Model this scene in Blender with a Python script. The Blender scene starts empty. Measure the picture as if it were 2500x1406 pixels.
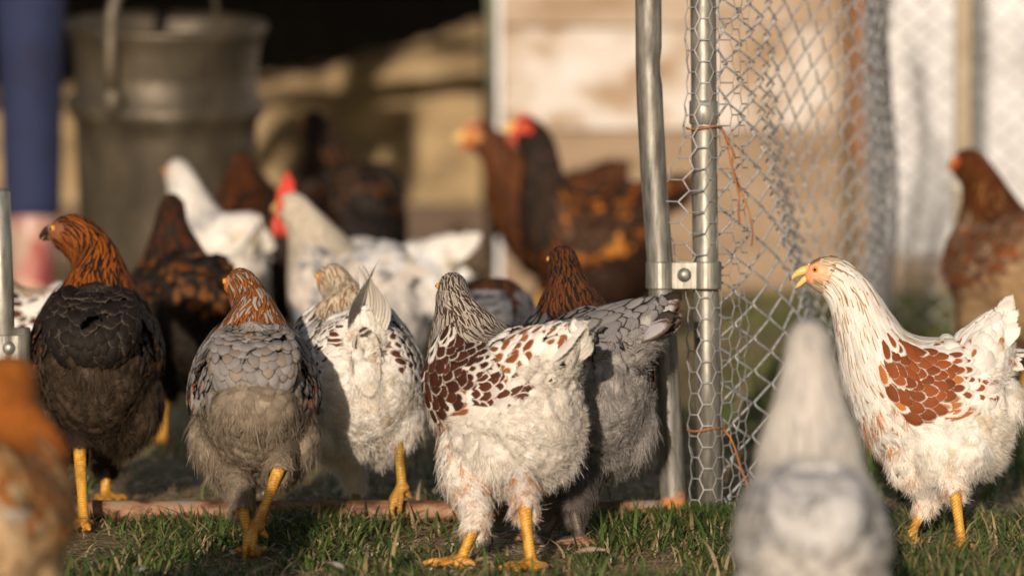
import bpy, bmesh, math, random
import numpy as np
from mathutils import Vector, Matrix
R = math.radians
random.seed(4); rng = np.random.default_rng(11)
SC = bpy.context.scene; COL = SC.collection

# ------------------------------------------------------------ camera, sky, sun, exposure
CAM_H = 0.6; LENS = 135.0; F = 2500*LENS/36.0
PITCH = math.atan((703-177)/F)
cd = bpy.data.cameras.new('camera'); cam = bpy.data.objects.new('camera', cd); COL.objects.link(cam)
cam.location = (0, 0, CAM_H); cam.rotation_euler = (R(90)-PITCH, 0, 0)
cd.lens = LENS; cd.sensor_width = 36; cd.clip_start = 0.1; cd.clip_end = 500
cd.dof.use_dof = True; cd.dof.focus_distance = 4.86; cd.dof.aperture_fstop = 3.1; cd.dof.aperture_blades = 0
SC.camera = cam
SUN_EL = R(12); SUN_AZ = math.atan2(0.14, 1.0)      # light travels towards +Y, drifting to +X
w = bpy.data.worlds.new('World'); SC.world = w; w.use_nodes = True
nt = w.node_tree; bg = nt.nodes['Background']; sky = nt.nodes.new('ShaderNodeTexSky')
sky.sky_type = 'NISHITA'; sky.sun_disc = False; sky.sun_elevation = SUN_EL
sky.sun_rotation = math.pi + SUN_AZ                     # the sun stands behind the camera, to the left
nt.links.new(sky.outputs[0], bg.inputs[0]); bg.inputs[1].default_value = 0.072
sl = bpy.data.lights.new('sun', 'SUN'); sun = bpy.data.objects.new('sun', sl); COL.objects.link(sun)
sl.energy = 5.0; sl.angle = R(0.6); sl.color = (1.0, 0.82, 0.65)
d = Vector((math.sin(SUN_AZ)*math.cos(SUN_EL), math.cos(SUN_AZ)*math.cos(SUN_EL), -math.sin(SUN_EL)))
sun.rotation_euler = d.to_track_quat('-Z', 'Y').to_euler(); sun.location = (-3, -8, 4)
SC.view_settings.view_transform = 'Standard'; SC.view_settings.look = 'None'
SC.view_settings.exposure = 0.08; SC.view_settings.gamma = 1
SC.render.engine = 'CYCLES'; SC.cycles.use_denoising = True
SC.cycles.max_bounces = 6; SC.cycles.transparent_max_bounces = 12

# ------------------------------------------------------------ pixel (2500 wide photo) -> place
cp, sp_ = math.cos(PITCH), math.sin(PITCH)
def at(px, py, Y):
    a = (px-1250)/F; b = (703-py)/F
    dx, dy, dz = a, cp + b*sp_, -sp_ + b*cp
    t = Y/dy
    return Vector((dx*t, Y, CAM_H+dz*t))
def ground(px, py, z=0.0):
    a = (px-1250)/F; b = (703-py)/F
    dx, dy, dz = a, cp + b*sp_, -sp_ + b*cp
    t = (z-CAM_H)/dz
    return Vector((dx*t, dy*t, z))
def proj(v):
    y = v[1]; x = v[0]; z = v[2]-CAM_H
    depth = y*cp - z*sp_; up = y*sp_ + z*cp
    return 1250+F*x/depth, 703-F*up/depth

# ------------------------------------------------------------ object helpers
def link(o, parent=None):
    COL.objects.link(o)
    if parent is not None: o.parent = parent
    return o
def tag(o, label, cat, group=None, kind=None):
    if label: o['label'] = label
    if cat: o['category'] = cat
    if group: o['group'] = group
    if kind: o['kind'] = kind
    return o
def empty(name, loc, rz=0.0):
    o = bpy.data.objects.new(name, None); link(o); o.location = loc; o.rotation_euler = (0, 0, rz)
    o.empty_display_size = 0.05
    return o
class MB:
    """collects vertices and faces (python lists) for one mesh"""
    def __init__(s): s.v = []; s.f = []; s.mi = []
    def add(s, vs, fs, mi=0):
        n = len(s.v); s.v += [tuple(p) for p in vs]; s.f += [tuple(i+n for i in f) for f in fs]; s.mi += [mi]*len(fs)
    def box(s, a, b, mi=0, M=None):
        x0, y0, z0 = a; x1, y1, z1 = b
        vs = [Vector(p) for p in ((x0,y0,z0),(x1,y0,z0),(x1,y1,z0),(x0,y1,z0),(x0,y0,z1),(x1,y0,z1),(x1,y1,z1),(x0,y1,z1))]
        if M is not None: vs = [M @ p for p in vs]
        s.add(vs, [(0,3,2,1),(4,5,6,7),(0,1,5,4),(1,2,6,5),(2,3,7,6),(3,0,4,7)], mi)
    def tube(s, pts, rad, n=10, cap=True, mi=0, flat=None):
        pts = [Vector(p) for p in pts]
        if not hasattr(rad, '__len__'): rad = [rad]*len(pts)
        up = None; rings = []
        for i, p in enumerate(pts):
            t = (pts[min(i+1, len(pts)-1)] - pts[max(i-1, 0)])
            if t.length < 1e-9: t = Vector((0,0,1))
            t.normalize()
            if up is None:
                up = Vector((0,0,1)) if abs(t.z) < 0.9 else Vector((0,1,0))
            b = t.cross(up).normalized(); up = b.cross(t).normalized()
            r = rad[i]; ru, rb = (r, r) if flat is None else (r*flat[0], r*flat[1])
            rings.append([p + math.cos(2*math.pi*k/n)*rb*b + math.sin(2*math.pi*k/n)*ru*up for k in range(n)])
        vs = [q for r_ in rings for q in r_]; fs = []
        for i in range(len(rings)-1):
            for k in range(n):
                a = i*n+k; b2 = i*n+(k+1) % n
                fs.append((a, b2, b2+n, a+n))
        if cap: fs.append(tuple(range(n-1, -1, -1))); fs.append(tuple((len(rings)-1)*n+k for k in range(n)))
        s.add(vs, fs, mi)
    def lathe(s, prof, n=32, c=(0,0,0), mi=0):
        vs = []; fs = []
        for r, z in prof:
            for k in range(n):
                a = 2*math.pi*k/n; vs.append((c[0]+r*math.cos(a), c[1]+r*math.sin(a), c[2]+z))
        for i in range(len(prof)-1):
            for k in range(n):
                a = i*n+k; b = i*n+(k+1) % n; fs.append((a, b, b+n, a+n))
        s.add(vs, fs, mi)
    def ball(s, c, r, n=12, m=8, mi=0):
        if not hasattr(r, '__len__'): r = (r, r, r)
        vs = [(c[0], c[1], c[2]-r[2])]; fs = []
        for i in range(1, m):
            ph = -math.pi/2+math.pi*i/m
            for k in range(n):
                a = 2*math.pi*k/n
                vs.append((c[0]+r[0]*math.cos(ph)*math.cos(a), c[1]+r[1]*math.cos(ph)*math.sin(a), c[2]+r[2]*math.sin(ph)))
        vs.append((c[0], c[1], c[2]+r[2])); L = len(vs)-1
        for k in range(n): fs.append((0, 1+(k+1) % n, 1+k)); fs.append((L, 1+(m-2)*n+k, 1+(m-2)*n+(k+1) % n))
        for i in range(m-2):
            for k in range(n):
                a = 1+i*n+k; b = 1+i*n+(k+1) % n; fs.append((a, b, b+n, a+n))
        s.add(vs, fs, mi)
    def mesh(s, name, mats, smooth=True):
        me = bpy.data.meshes.new(name); me.from_pydata(s.v, [], s.f)
        for m in (mats if isinstance(mats, (list, tuple)) else [mats]): me.materials.append(m)
        me.polygons.foreach_set('material_index', s.mi)
        if smooth: me.polygons.foreach_set('use_smooth', [True]*len(s.f))
        me.update(); return me
    def build(s, name, mats, parent=None, smooth=True, bevel=0):
        o = bpy.data.objects.new(name, s.mesh(name, mats, smooth)); link(o, parent)
        if bevel:
            b = o.modifiers.new('bevel', 'BEVEL'); b.width = bevel; b.segments = 2; b.limit_method = 'ANGLE'; b.angle_limit = R(40)
        return o

def np_mesh(name, V, Q, mat, parent=None, attrs=None, uv=None, smooth=True):
    """mesh from numpy: V (n,3), Q (m,4) quads; attrs {name:(n,4)} point colours; uv (n,2) per vertex"""
    me = bpy.data.meshes.new(name)
    me.vertices.add(len(V)); me.vertices.foreach_set('co', V.astype(np.float32).ravel())
    me.loops.add(Q.size); me.loops.foreach_set('vertex_index', Q.astype(np.int32).ravel())
    me.polygons.add(len(Q)); me.polygons.foreach_set('loop_start', np.arange(0, Q.size, 4, dtype=np.int32))
    me.polygons.foreach_set('use_smooth', np.full(len(Q), smooth))
    me.update(calc_edges=True)
    if attrs:
        for k, a in attrs.items():
            ca = me.color_attributes.new(k, 'FLOAT_COLOR', 'POINT'); ca.data.foreach_set('color', a.astype(np.float32).ravel())
    if uv is not None:
        ul = me.uv_layers.new(name='UVMap'); ul.data.foreach_set('uv', uv[Q.ravel()].astype(np.float32).ravel())
    me.materials.append(mat)
    o = bpy.data.objects.new(name, me); link(o, parent); return o

# ------------------------------------------------------------ materials
def mat(name):
    m = bpy.data.materials.new(name); m.use_nodes = True
    n = m.node_tree.nodes; l = m.node_tree.links
    return m, n, l, n['Principled BSDF']
def ramp(n, stops, interp='LINEAR'):
    r = n.new('ShaderNodeValToRGB'); r.color_ramp.interpolation = interp
    els = r.color_ramp.elements
    while len(els) < len(stops): els.new(0.5)
    for e, (p, c) in zip(els, stops): e.position = p; e.color = (*c, 1)
    return r
def noise(n, l, scale, detail=4, vec=None, rough=0.6, mapscale=None, coord='Object'):
    tc = n.new('ShaderNodeTexCoord'); t = n.new('ShaderNodeTexNoise')
    t.inputs['Scale'].default_value = scale; t.inputs['Detail'].default_value = detail; t.inputs['Roughness'].default_value = rough
    src = tc.outputs[coord]
    if mapscale:
        mp = n.new('ShaderNodeMapping'); mp.inputs['Scale'].default_value = mapscale; l.new(src, mp.inputs[0]); src = mp.outputs[0]
    l.new(src, t.inputs['Vector']); return t
def bump(n, l, h, strength, dist, bsdf):
    b = n.new('ShaderNodeBump'); b.inputs['Strength'].default_value = strength; b.inputs['Distance'].default_value = dist
    l.new(h, b.inputs['Height']); l.new(b.outputs[0], bsdf.inputs['Normal']); return b
def simple(name, stops, scale=20, rough=0.8, metal=0.0, detail=5, mapscale=None, bs=0.3, bd=0.002, spec=0.5):
    m, n, l, b = mat(name)
    t = noise(n, l, scale, detail, mapscale=mapscale); r = ramp(n, stops); l.new(t.outputs[0], r.inputs[0])
    l.new(r.outputs[0], b.inputs['Base Color']); b.inputs['Roughness'].default_value = rough; b.inputs['Metallic'].default_value = metal
    b.inputs['Specular IOR Level'].default_value = spec
    if bs: bump(n, l, t.outputs[0], bs, bd, b)
    return m

def math_node(n, l, op, a, b=None, clamp=False):
    m = n.new('ShaderNodeMath'); m.operation = op; m.use_clamp = clamp
    for i, x in enumerate((a, b)):
        if x is None: continue
        if isinstance(x, (int, float)): m.inputs[i].default_value = x
        else: l.new(x, m.inputs[i])
    return m.outputs[0]

def feather_material():
    m, n, l, b = mat('feather')
    A = n.new('ShaderNodeAttribute'); A.attribute_name = 'ca'
    B = n.new('ShaderNodeAttribute'); B.attribute_name = 'cb'
    uv = n.new('ShaderNodeUVMap'); sx = n.new('ShaderNodeSeparateXYZ'); l.new(uv.outputs[0], sx.inputs[0])
    u, v = sx.outputs[0], sx.outputs[1]
    M = lambda op, a, b_=None, c=False: math_node(n, l, op, a, b_, c)
    au = M('ABSOLUTE', u)
    tip = M('MAXIMUM', M('DIVIDE', M('SUBTRACT', v, 0.5), 0.5), 0.0)
    e = M('SQRT', M('ADD', M('MULTIPLY', M('MULTIPLY', au, au), 0.85), M('MULTIPLY', tip, tip)))
    e0 = e
    ns = noise(n, l, 260, 2)
    e = M('ADD', e, M('MULTIPLY', M('SUBTRACT', ns.outputs[0], 0.5), 0.13))
    mask = M('DIVIDE', M('SUBTRACT', e, A.outputs['Alpha']), 0.17)
    mask = M('ADD', mask, 0.5, True)
    # barbs run out and forward from the shaft
    wv = M('SINE', M('MULTIPLY', M('SUBTRACT', M('MULTIPLY', v, 2.2), au), 34.0))
    barb = M('ADD', M('MULTIPLY', wv, 0.09), 0.91)
    shaft = M('MAXIMUM', M('SUBTRACT', 1.0, M('MULTIPLY', au, 11.0)), 0.0)
    mix = n.new('ShaderNodeMix'); mix.data_type = 'RGBA'
    l.new(mask, mix.inputs['Factor']); l.new(A.outputs['Color'], mix.inputs['A']); l.new(B.outputs['Color'], mix.inputs['B'])
    mul = n.new('ShaderNodeMix'); mul.data_type = 'RGBA'; mul.blend_type = 'MULTIPLY'; mul.inputs['Factor'].default_value = 1
    l.new(mix.outputs['Result'], mul.inputs['A']); l.new(barb, mul.inputs['B'])
    l.new(mul.outputs['Result'], b.inputs['Base Color'])
    b.inputs['Roughness'].default_value = 0.62; b.inputs['Specular IOR Level'].default_value = 0.16
    b.inputs['Sheen Weight'].default_value = 0.0
    h = M('ADD', M('MULTIPLY', wv, 0.4), shaft)
    bump(n, l, h, 0.35, 0.0006, b)
    tr = n.new('ShaderNodeBsdfTranslucent'); l.new(mul.outputs['Result'], tr.inputs[0])
    ms = n.new('ShaderNodeMixShader'); ms.inputs[0].default_value = 0.22
    l.new(b.outputs[0], ms.inputs[1]); l.new(tr.outputs[0], ms.inputs[2])
    # barbs part towards the rim: gaps between them
    fn = n.new('ShaderNodeTexNoise'); fn.noise_dimensions = '2D'; fn.inputs['Scale'].default_value = 1; fn.inputs['Detail'].default_value = 1
    cx = n.new('ShaderNodeCombineXYZ'); l.new(M('MULTIPLY', M('SUBTRACT', M('MULTIPLY', v, 1.6), au), 22.0), cx.inputs[0])
    l.new(M('ADD', M('MULTIPLY', M('SIGN', u), 7.3), M('MULTIPLY', A.outputs['Alpha'], 91.0)), cx.inputs[1]); l.new(cx.outputs[0], fn.inputs['Vector'])
    gap = M('MULTIPLY', B.outputs['Alpha'], M('ADD', 0.04, M('MULTIPLY', M('SUBTRACT', fn.outputs[0], 0.25, True), 1.5)))
    cut = M('LESS_THAN', e0, M('SUBTRACT', 1.06, gap))
    tp = n.new('ShaderNodeBsdfTransparent'); m2 = n.new('ShaderNodeMixShader'); l.new(cut, m2.inputs[0]); l.new(tp.outputs[0], m2.inputs[1]); l.new(ms.outputs[0], m2.inputs[2])
    l.new(m2.outputs[0], n['Material Output'].inputs[0])
    return m
def strand_material():
    m, n, l, b = mat('down')
    A = n.new('ShaderNodeAttribute'); A.attribute_name = 'ca'
    l.new(A.outputs['Color'], b.inputs['Base Color']); b.inputs['Roughness'].default_value = 0.8; b.inputs['Specular IOR Level'].default_value = 0.15
    tr = n.new('ShaderNodeBsdfTranslucent'); l.new(A.outputs['Color'], tr.inputs[0])
    ms = n.new('ShaderNodeMixShader'); ms.inputs[0].default_value = 0.35
    l.new(b.outputs[0], ms.inputs[1]); l.new(tr.outputs[0], ms.inputs[2]); l.new(ms.outputs[0], n['Material Output'].inputs[0])
    return m
def skin_material():
    m, n, l, b = mat('hen_skin')
    A = n.new('ShaderNodeAttribute'); A.attribute_name = 'ca'
    t = noise(n, l, 180, 3); r = ramp(n, [(0.3, (0.72, 0.66, 0.6)), (0.7, (1, 1, 1))]); l.new(t.outputs[0], r.inputs[0])
    mul = n.new('ShaderNodeMix'); mul.data_type = 'RGBA'; mul.blend_type = 'MULTIPLY'; mul.inputs['Factor'].default_value = 0.6
    l.new(A.outputs['Color'], mul.inputs['A']); l.new(r.outputs[0], mul.inputs['B']); tc0 = n.new('ShaderNodeTexCoord'); s0 = n.new('ShaderNodeSeparateXYZ'); l.new(tc0.outputs['Object'], s0.inputs[0])
    M = lambda op, a, b_=None, c=False: math_node(n, l, op, a, b_, c)
    ph = M('ADD', M('ADD', s0.outputs[2], M('MULTIPLY', s0.outputs[0], .8)), M('MULTIPLY', t.outputs[0], .0012))
    band = M('POWER', M('ABSOLUTE', M('SINE', M('MULTIPLY', ph, 3.14159/.0042))), .35)          # horn scutes on the shanks
    lt = M('SUBTRACT', 1.0, M('MULTIPLY', A.outputs['Alpha'], M('MULTIPLY', M('SUBTRACT', 1.0, band), .75)))
    m3 = n.new('ShaderNodeMix'); m3.data_type = 'RGBA'; m3.blend_type = 'MULTIPLY'; m3.inputs['Factor'].default_value = 1
    td = noise(n, l, 45, 4); rd = ramp(n, [(.40, (.42, .30, .2)), (.56, (1, 1, 1))]); l.new(td.outputs[0], rd.inputs[0])
    m4 = n.new('ShaderNodeMix'); m4.data_type = 'RGBA'; m4.blend_type = 'MULTIPLY'; l.new(M('MULTIPLY', A.outputs['Alpha'], .6), m4.inputs['Factor'])
    l.new(mul.outputs['Result'], m4.inputs['A']); l.new(rd.outputs[0], m4.inputs['B'])
    l.new(m4.outputs['Result'], m3.inputs['A']); l.new(lt, m3.inputs['B']); l.new(m3.outputs['Result'], b.inputs['Base Color'])
    b.inputs['Roughness'].default_value = 0.5; b.inputs['Specular IOR Level'].default_value = 0.4
    tc = n.new('ShaderNodeTexCoord'); mp = n.new('ShaderNodeMapping'); mp.inputs['Scale'].default_value = (1, 1, 1.7); l.new(tc.outputs['Object'], mp.inputs[0])
    vo = n.new('ShaderNodeTexVoronoi'); vo.inputs['Scale'].default_value = 190; l.new(mp.outputs[0], vo.inputs['Vector'])
    bump(n, l, vo.outputs['Distance'], 0.55, 0.0012, b)
    b.inputs['Subsurface Weight'].default_value = 0.0
    return m
M_FEATHER = feather_material(); M_DOWN = strand_material(); M_SKIN = skin_material()
M_BEAK = simple('beak_horn', [(0.3, (0.55, 0.33, 0.09)), (0.7, (0.8, 0.55, 0.2))], 120, 0.35, bs=0.1, bd=0.0005)
M_BEAKD = simple('beak_dark', [(0.3, (0.12, 0.08, 0.05)), (0.7, (0.3, 0.2, 0.1))], 120, 0.4, bs=0.1, bd=0.0005)
M_COMB = simple('comb_red', [(0.3, (0.5, 0.03, 0.02)), (0.7, (0.75, 0.10, 0.07))], 150, 0.45, bs=0.5, bd=0.001)
M_COMBP = simple('comb_pale', [(0.3, (0.55, 0.2, 0.1)), (0.7, (0.7, 0.32, 0.18))], 150, 0.5, bs=0.4, bd=0.001)
M_IRIS = simple('iris', [(0.3, (0.45, 0.2, 0.03)), (0.7, (0.65, 0.32, 0.05))], 200, 0.15, bs=0)
M_PUPIL = simple('pupil', [(0.3, (0.004, 0.004, 0.004)), (0.7, (0.01, 0.01, 0.01))], 50, 0.06, bs=0)

# ------------------------------------------------------------ hens
# neutral side profile, facing +X: (top x,z, bottom x,z, half width)
PROF = np.array([
 (-.112,.262,-.124,.190,.012), (-.104,.276,-.126,.142,.042), (-.080,.276,-.104,.108,.062), (-.047,.272,-.052,.096,.071),
 (-.014,.272, .000,.100,.073), ( .010,.282, .042,.126,.069), ( .024,.297, .070,.166,.059), ( .036,.311, .085,.214,.043),
 ( .049,.327, .092,.254,.0305), ( .062,.341, .098,.285,.0225), ( .077,.353, .106,.310,.0185), ( .095,.366,.118,.323,.0178),
 ( .115,.3695,.132,.331,.0168), ( .130,.364,.139,.337,.0125), ( .139,.354,.141,.345,.005)])
def smooth(x, a, b):
    t = np.clip((x-a)/(b-a), 0, 1); return t*t*(3-2*t)
class Surf:
    def __init__(s, C, A, B, flow=-1):
        s.C, s.A, s.B = [np.asarray(q, float) for q in (C, A, B)]; s.n = len(s.C)-1; s.flow = flow; s.wing = 0.0; s.lump = 0.0
    def _cr(s, K, t):
        i = np.clip(np.floor(t).astype(int), 0, s.n-1); f = (t-i)[..., None]
        g = lambda j: K[np.clip(j, 0, s.n)]
        p0, p1, p2, p3 = g(i-1), g(i), g(i+1), g(i+2)
        return 0.5*((2*p1)+(-p0+p2)*f+(2*p0-5*p1+4*p2-p3)*f**2+(-p0+3*p1-3*p2+p3)*f**3)
    def ev(s, t, th):
        tc = np.clip(t, 0, s.n-1e-6)
        P = s._cr(s.C, tc)+np.cos(th)[..., None]*s._cr(s.A, tc)+np.sin(th)[..., None]*s._cr(s.B, tc)
        ex = (t-tc)[..., None]
        if s.n > 8 and np.any(ex): P = P + ex*np.array([.030, 0, .004])*np.where(ex < 0, 1, 0.2)
        elif np.any(ex): P = P + np.clip(ex, 0, .5)*(s.C[-1]-s.C[-2])*.9
        if s.wing:
            g = s.wing*np.exp(-((t-4.0)/1.7)**4)*np.exp(-((np.abs(np.abs(th)-1.25))/0.62)**2)
            P = P + g[..., None]*np.stack([0*th, np.sign(np.sin(th)), 0*th], -1)
        return P
    def frame(s, t, th):
        e = 1e-3
        P = s.ev(t, th); dt = (s.ev(t+e, th)-s.ev(t-e, th))/(2*e); dh = (s.ev(t, th+e)-s.ev(t, th-e))/(2*e)
        N = np.cross(dt, dh); N /= np.linalg.norm(N, axis=-1, keepdims=True)+1e-12
        C = s._cr(s.C, np.clip(t, 0, s.n-1e-6)); sg = np.sign(np.sum(N*(P-C), -1, keepdims=True)); N *= np.where(sg == 0, 1, sg)
        return P, dt, dh, N

def fshape(v, kind):
    if kind == 'round': a = 0.45+0.55*smooth(v, 0, .45); cap = .58
    elif kind == 'lance': a = 0.55+0.45*smooth(v, 0, .35); cap = .35
    else: a = 0.5+0.5*smooth(v, 0, .5); cap = .8
    t = np.clip((v-cap)/(1-cap), 0, 1)
    return a*np.sqrt(np.maximum(1-t**(2 if kind != 'lance' else 1.5), 0.0)+0.004)

class Cards:
    """gathers feathers; every feather is a curved vane of real faces"""
    def __init__(s): s.V = []; s.Q = []; s.ca = []; s.cb = []; s.uv = []; s.n = 0
    def _push(s, P, ca, cb, lace, nv, nu, vs=1.0, fray=.3):
        N = P.shape[0]; vv, uu = np.meshgrid(np.linspace(0, 1, nv), np.linspace(-1, 1, nu), indexing='ij')
        s.V.append(P.reshape(-1, 3))
        idx = (np.arange(nv*nu).reshape(nv, nu)); q = np.stack([idx[:-1, :-1], idx[:-1, 1:], idx[1:, 1:], idx[1:, :-1]], -1).reshape(-1, 4)
        s.Q.append((q[None]+(np.arange(N)*nv*nu)[:, None, None]+s.n).reshape(-1, 4)); s.n += N*nv*nu
        m = nv*nu
        s.ca.append(np.repeat(np.concatenate([ca, lace[:, None]], 1), m, 0)); s.cb.append(np.repeat(np.concatenate([cb, np.broadcast_to(np.asarray(fray, float), (N,))[:, None]], 1), m, 0))
        s.uv.append(np.tile(np.stack([uu.ravel(), vv.ravel()*vs], -1), (N, 1)))
    def on(s, S, t, th, L, W, ca, cb, lace, phi=0.0, lift=0.12, off=0.0, kind='round', nv=6, nu=5, deform=None, camber=.25, droop=0.0, fray=.30):
        """t, th base; phi angle of the flow off the spine (towards +theta); surface following"""
        N = len(t); L, W, phi, lift, off = [np.broadcast_to(np.asarray(q, float), (N,)) for q in (L, W, phi, lift, off)]
        _, dt, dh, _ = S.frame(t, th)
        lt = np.maximum(np.linalg.norm(dt, axis=-1), .45*np.linalg.norm(np.diff(S.C, axis=0), axis=1).mean()); lh = np.maximum(np.linalg.norm(dh, axis=-1), .004)
        v = np.linspace(0, 1, nv)[None, :, None]; u = np.linspace(-1, 1, nu)[None, None, :]
        wv = fshape(v, kind)*W[:, None, None]
        cph, sph = np.cos(phi)[:, None, None], np.sin(phi)[:, None, None]
        a = v*L[:, None, None]; b = u*wv
        da = a*cph - b*sph; db = a*sph + b*cph
        T = t[:, None, None] + S.flow*da/lt[:, None, None]; H = th[:, None, None] + db/lh[:, None, None]
        sh = T.shape
        P, _, _, Nn = S.frame(T.ravel(), H.ravel()); P = P.reshape(*sh, 3); Nn = Nn.reshape(*sh, 3)
        wob = rng.normal(0, .06, N)[:, None, None]
        h = off[:, None, None] + lift[:, None, None]*L[:, None, None]*np.sin(np.minimum(v, 1)*2.0)*.9 + camber*wv*(1-u**2)*(.3+.7*v) + wob*b
        P = P + Nn*h[..., None]
        if droop: P[..., 2] -= droop*L[:, None, None]*v**2
        if deform is not None: P = deform(P, T)
        s._push(P, ca, cb, lace, nv, nu, .62 if kind == 'lance' else 1.0, fray)
    def free(s, base, T, Nrm, L, W, ca, cb, lace, curl=0.2, kind='long', nv=8, nu=5, camber=.2, deform=None, ts=0.0, fray=.3):
        """free standing feathers: base (N,3), direction T, normal Nrm"""
        N = len(base); T = T/np.linalg.norm(T, axis=1, keepdims=True)
        B = np.cross(Nrm, T); B /= np.linalg.norm(B, axis=1, keepdims=True); Nn = np.cross(T, B)
        L, W, curl = [np.broadcast_to(np.asarray(q, float), (N,)) for q in (L, W, curl)]
        v = np.linspace(0, 1, nv)[None, :, None]; u = np.linspace(-1, 1, nu)[None, None, :]
        wv = fshape(v, kind)*W[:, None, None]; c = curl[:, None, None]
        a = L[:, None, None]*v*(1-.25*np.abs(c)*v*v) + 0*u; h = -c*L[:, None, None]*v**2 + camber*wv*(1-u**2); b = u*wv
        P = base[:, None, None]+a[..., None]*T[:, None, None]+b[..., None]*B[:, None, None]+h[..., None]*Nn[:, None, None]
        if deform is not None: P = deform(P, np.full(P.shape[:3], ts))
        s._push(P, ca, cb, lace, nv, nu, 1.0, fray)
    def build(s, name, parent):
        return np_mesh(name, np.concatenate(s.V), np.concatenate(s.Q), M_FEATHER, parent,
                       {'ca': np.concatenate(s.ca), 'cb': np.concatenate(s.cb)}, np.concatenate(s.uv))
class Strands:
    def __init__(s): s.V = []; s.Q = []; s.c = []; s.n = 0
    def tufts(s, S, t, th, col, k=12, L=.02, wd=.0008, spread=.55, lift=(.1, .7), off=0.0, fall=.5, deform=None):
        N = len(t); P, dt, dh, Nn = S.frame(t, th)
        T = S.flow*dt/(np.linalg.norm(dt, axis=-1, keepdims=True)+1e-9); B = np.cross(Nn, T)
        P = P + Nn*off
        rep = lambda a: np.repeat(a, k, 0)
        P, T, B, Nn, tt = rep(P), rep(T), rep(B), rep(Nn), rep(t); c = rep(col)*rng.uniform(.82, 1.15, (N*k, 1))
        tl = rep(rng.uniform(.6, 1.3, N)); ta = rep(rng.normal(0, .35, N))
        M = N*k; a = ta + rng.uniform(-spread, spread, M); li = rng.uniform(lift[0], lift[1], M); Ls = tl*L*rng.uniform(.6, 1.15, M)
        D = T*np.cos(a)[:, None]+B*np.sin(a)[:, None]+Nn*li[:, None]; D /= np.linalg.norm(D, axis=1, keepdims=True)
        P = P + T*(rng.uniform(0, .4, M)*Ls)[:, None] + B*(rng.normal(0, .0012, M))[:, None]
        W = np.cross(D, Nn+.3*rng.normal(0, 1, (M, 3))); W /= np.linalg.norm(W, axis=1, keepdims=True)+1e-9
        lv = 4; ring = []
        curl = rng.normal(0, .25, M)
        for i in range(lv):
            f = i/(lv-1)
            q = P + D*(Ls*f)[:, None] + B*(curl*Ls*f*f)[:, None]; q[:, 2] -= fall*Ls*f*f
            q = q - Nn*(li*Ls*.35*f*f)[:, None]
            hw = wd*(1-.8*f)*.5
            ring.append(q-W*hw); ring.append(q+W*hw)
        V = np.stack(ring, 1)                       # M, 8, 3
        if deform is not None: V = deform(V[:, :, None, :], np.broadcast_to(tt[:, None, None], (M, 8, 1)))[:, :, 0]
        s.V.append(V.reshape(-1, 3)); q0 = np.array([(2*i, 2*i+1, 2*i+3, 2*i+2) for i in range(lv-1)])
        s.Q.append((q0[None]+(np.arange(M)*8)[:, None, None]+s.n).reshape(-1, 4)); s.n += M*8
        s.c.append(np.repeat(np.concatenate([np.clip(c, 0, 1), np.ones((M, 1))], 1), 8, 0))
    def build(s, name, parent):
        return np_mesh(name, np.concatenate(s.V), np.concatenate(s.Q), M_DOWN, parent, {'ca': np.concatenate(s.c)})

def rows(S, t0, t1, a0, a1, row, sp, jit=.25):
    """staggered rows over t in [t0,t1], |theta| in [a0,a1] degrees, both sides"""
    ts = []; hs = []
    tt = np.linspace(min(t0, t1), max(t0, t1), 200); th = np.full(200, R((a0+a1)/2))
    P = S.ev(tt, th); arc = np.concatenate([[0], np.cumsum(np.linalg.norm(np.diff(P, axis=0), axis=1))])
    nr = max(2, int(arc[-1]/row)); k = 0
    for i in range(nr+1):
        t = np.interp(arc[-1]*i/nr, arc, tt)
        g = np.linspace(R(a0), R(a1), 40); Pp = S.ev(np.full(40, t), g); ar = np.concatenate([[0], np.cumsum(np.linalg.norm(np.diff(Pp, axis=0), axis=1))])
        m = max(1, int(ar[-1]/sp)); off = .5*(i % 2)
        for sd in (-1, 1):
            for j in range(m+1):
                x = (j+off)/m
                if x > 1.02 or (sd < 0 and a0 == 0 and j == 0 and off == 0): continue
                h = np.interp(ar[-1]*x, ar, g); ts.append(t); hs.append(sd*h)
    ts = np.array(ts); hs = np.array(hs); ts = ts + rng.normal(0, jit*row/ (arc[-1]/(abs(t1-t0))), len(ts))
    hs = hs + rng.normal(0, .02, len(hs))
    return ts, hs
def pick(pal, N, jit=.10):
    """pal: list of (weight, centre colour, edge colour, lace)"""
    p = np.array([q[0] for q in pal], float); i = rng.choice(len(pal), N, p=p/p.sum())
    ca = np.array([q[1] for q in pal], float)[i]; cb = np.array([q[2] for q in pal], float)[i]; la = np.array([q[3] for q in pal], float)[i]
    g = rng.normal(1, jit, (N, 1)); ca = np.clip(ca*g, 0, .95); cb = np.clip(cb*rng.normal(1, jit*.6, (N, 1)), 0, .95)
    return ca, cb, np.clip(la+rng.normal(0, .05, N), .05, 3)

def remesh_body(mb, vox):
    me = mb.mesh('tmp', M_SKIN); o = bpy.data.objects.new('tmp', me); COL.objects.link(o)
    m = o.modifiers.new('r', 'REMESH'); m.mode = 'VOXEL'; m.voxel_size = vox; m.use_smooth_shade = True
    s = o.modifiers.new('s', 'SMOOTH'); s.iterations = 2; s.factor = .5
    dg = bpy.context.evaluated_depsgraph_get(); r = bpy.data.meshes.new_from_object(o.evaluated_get(dg))
    bpy.data.objects.remove(o); bpy.data.meshes.remove(me)
    return r

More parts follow.
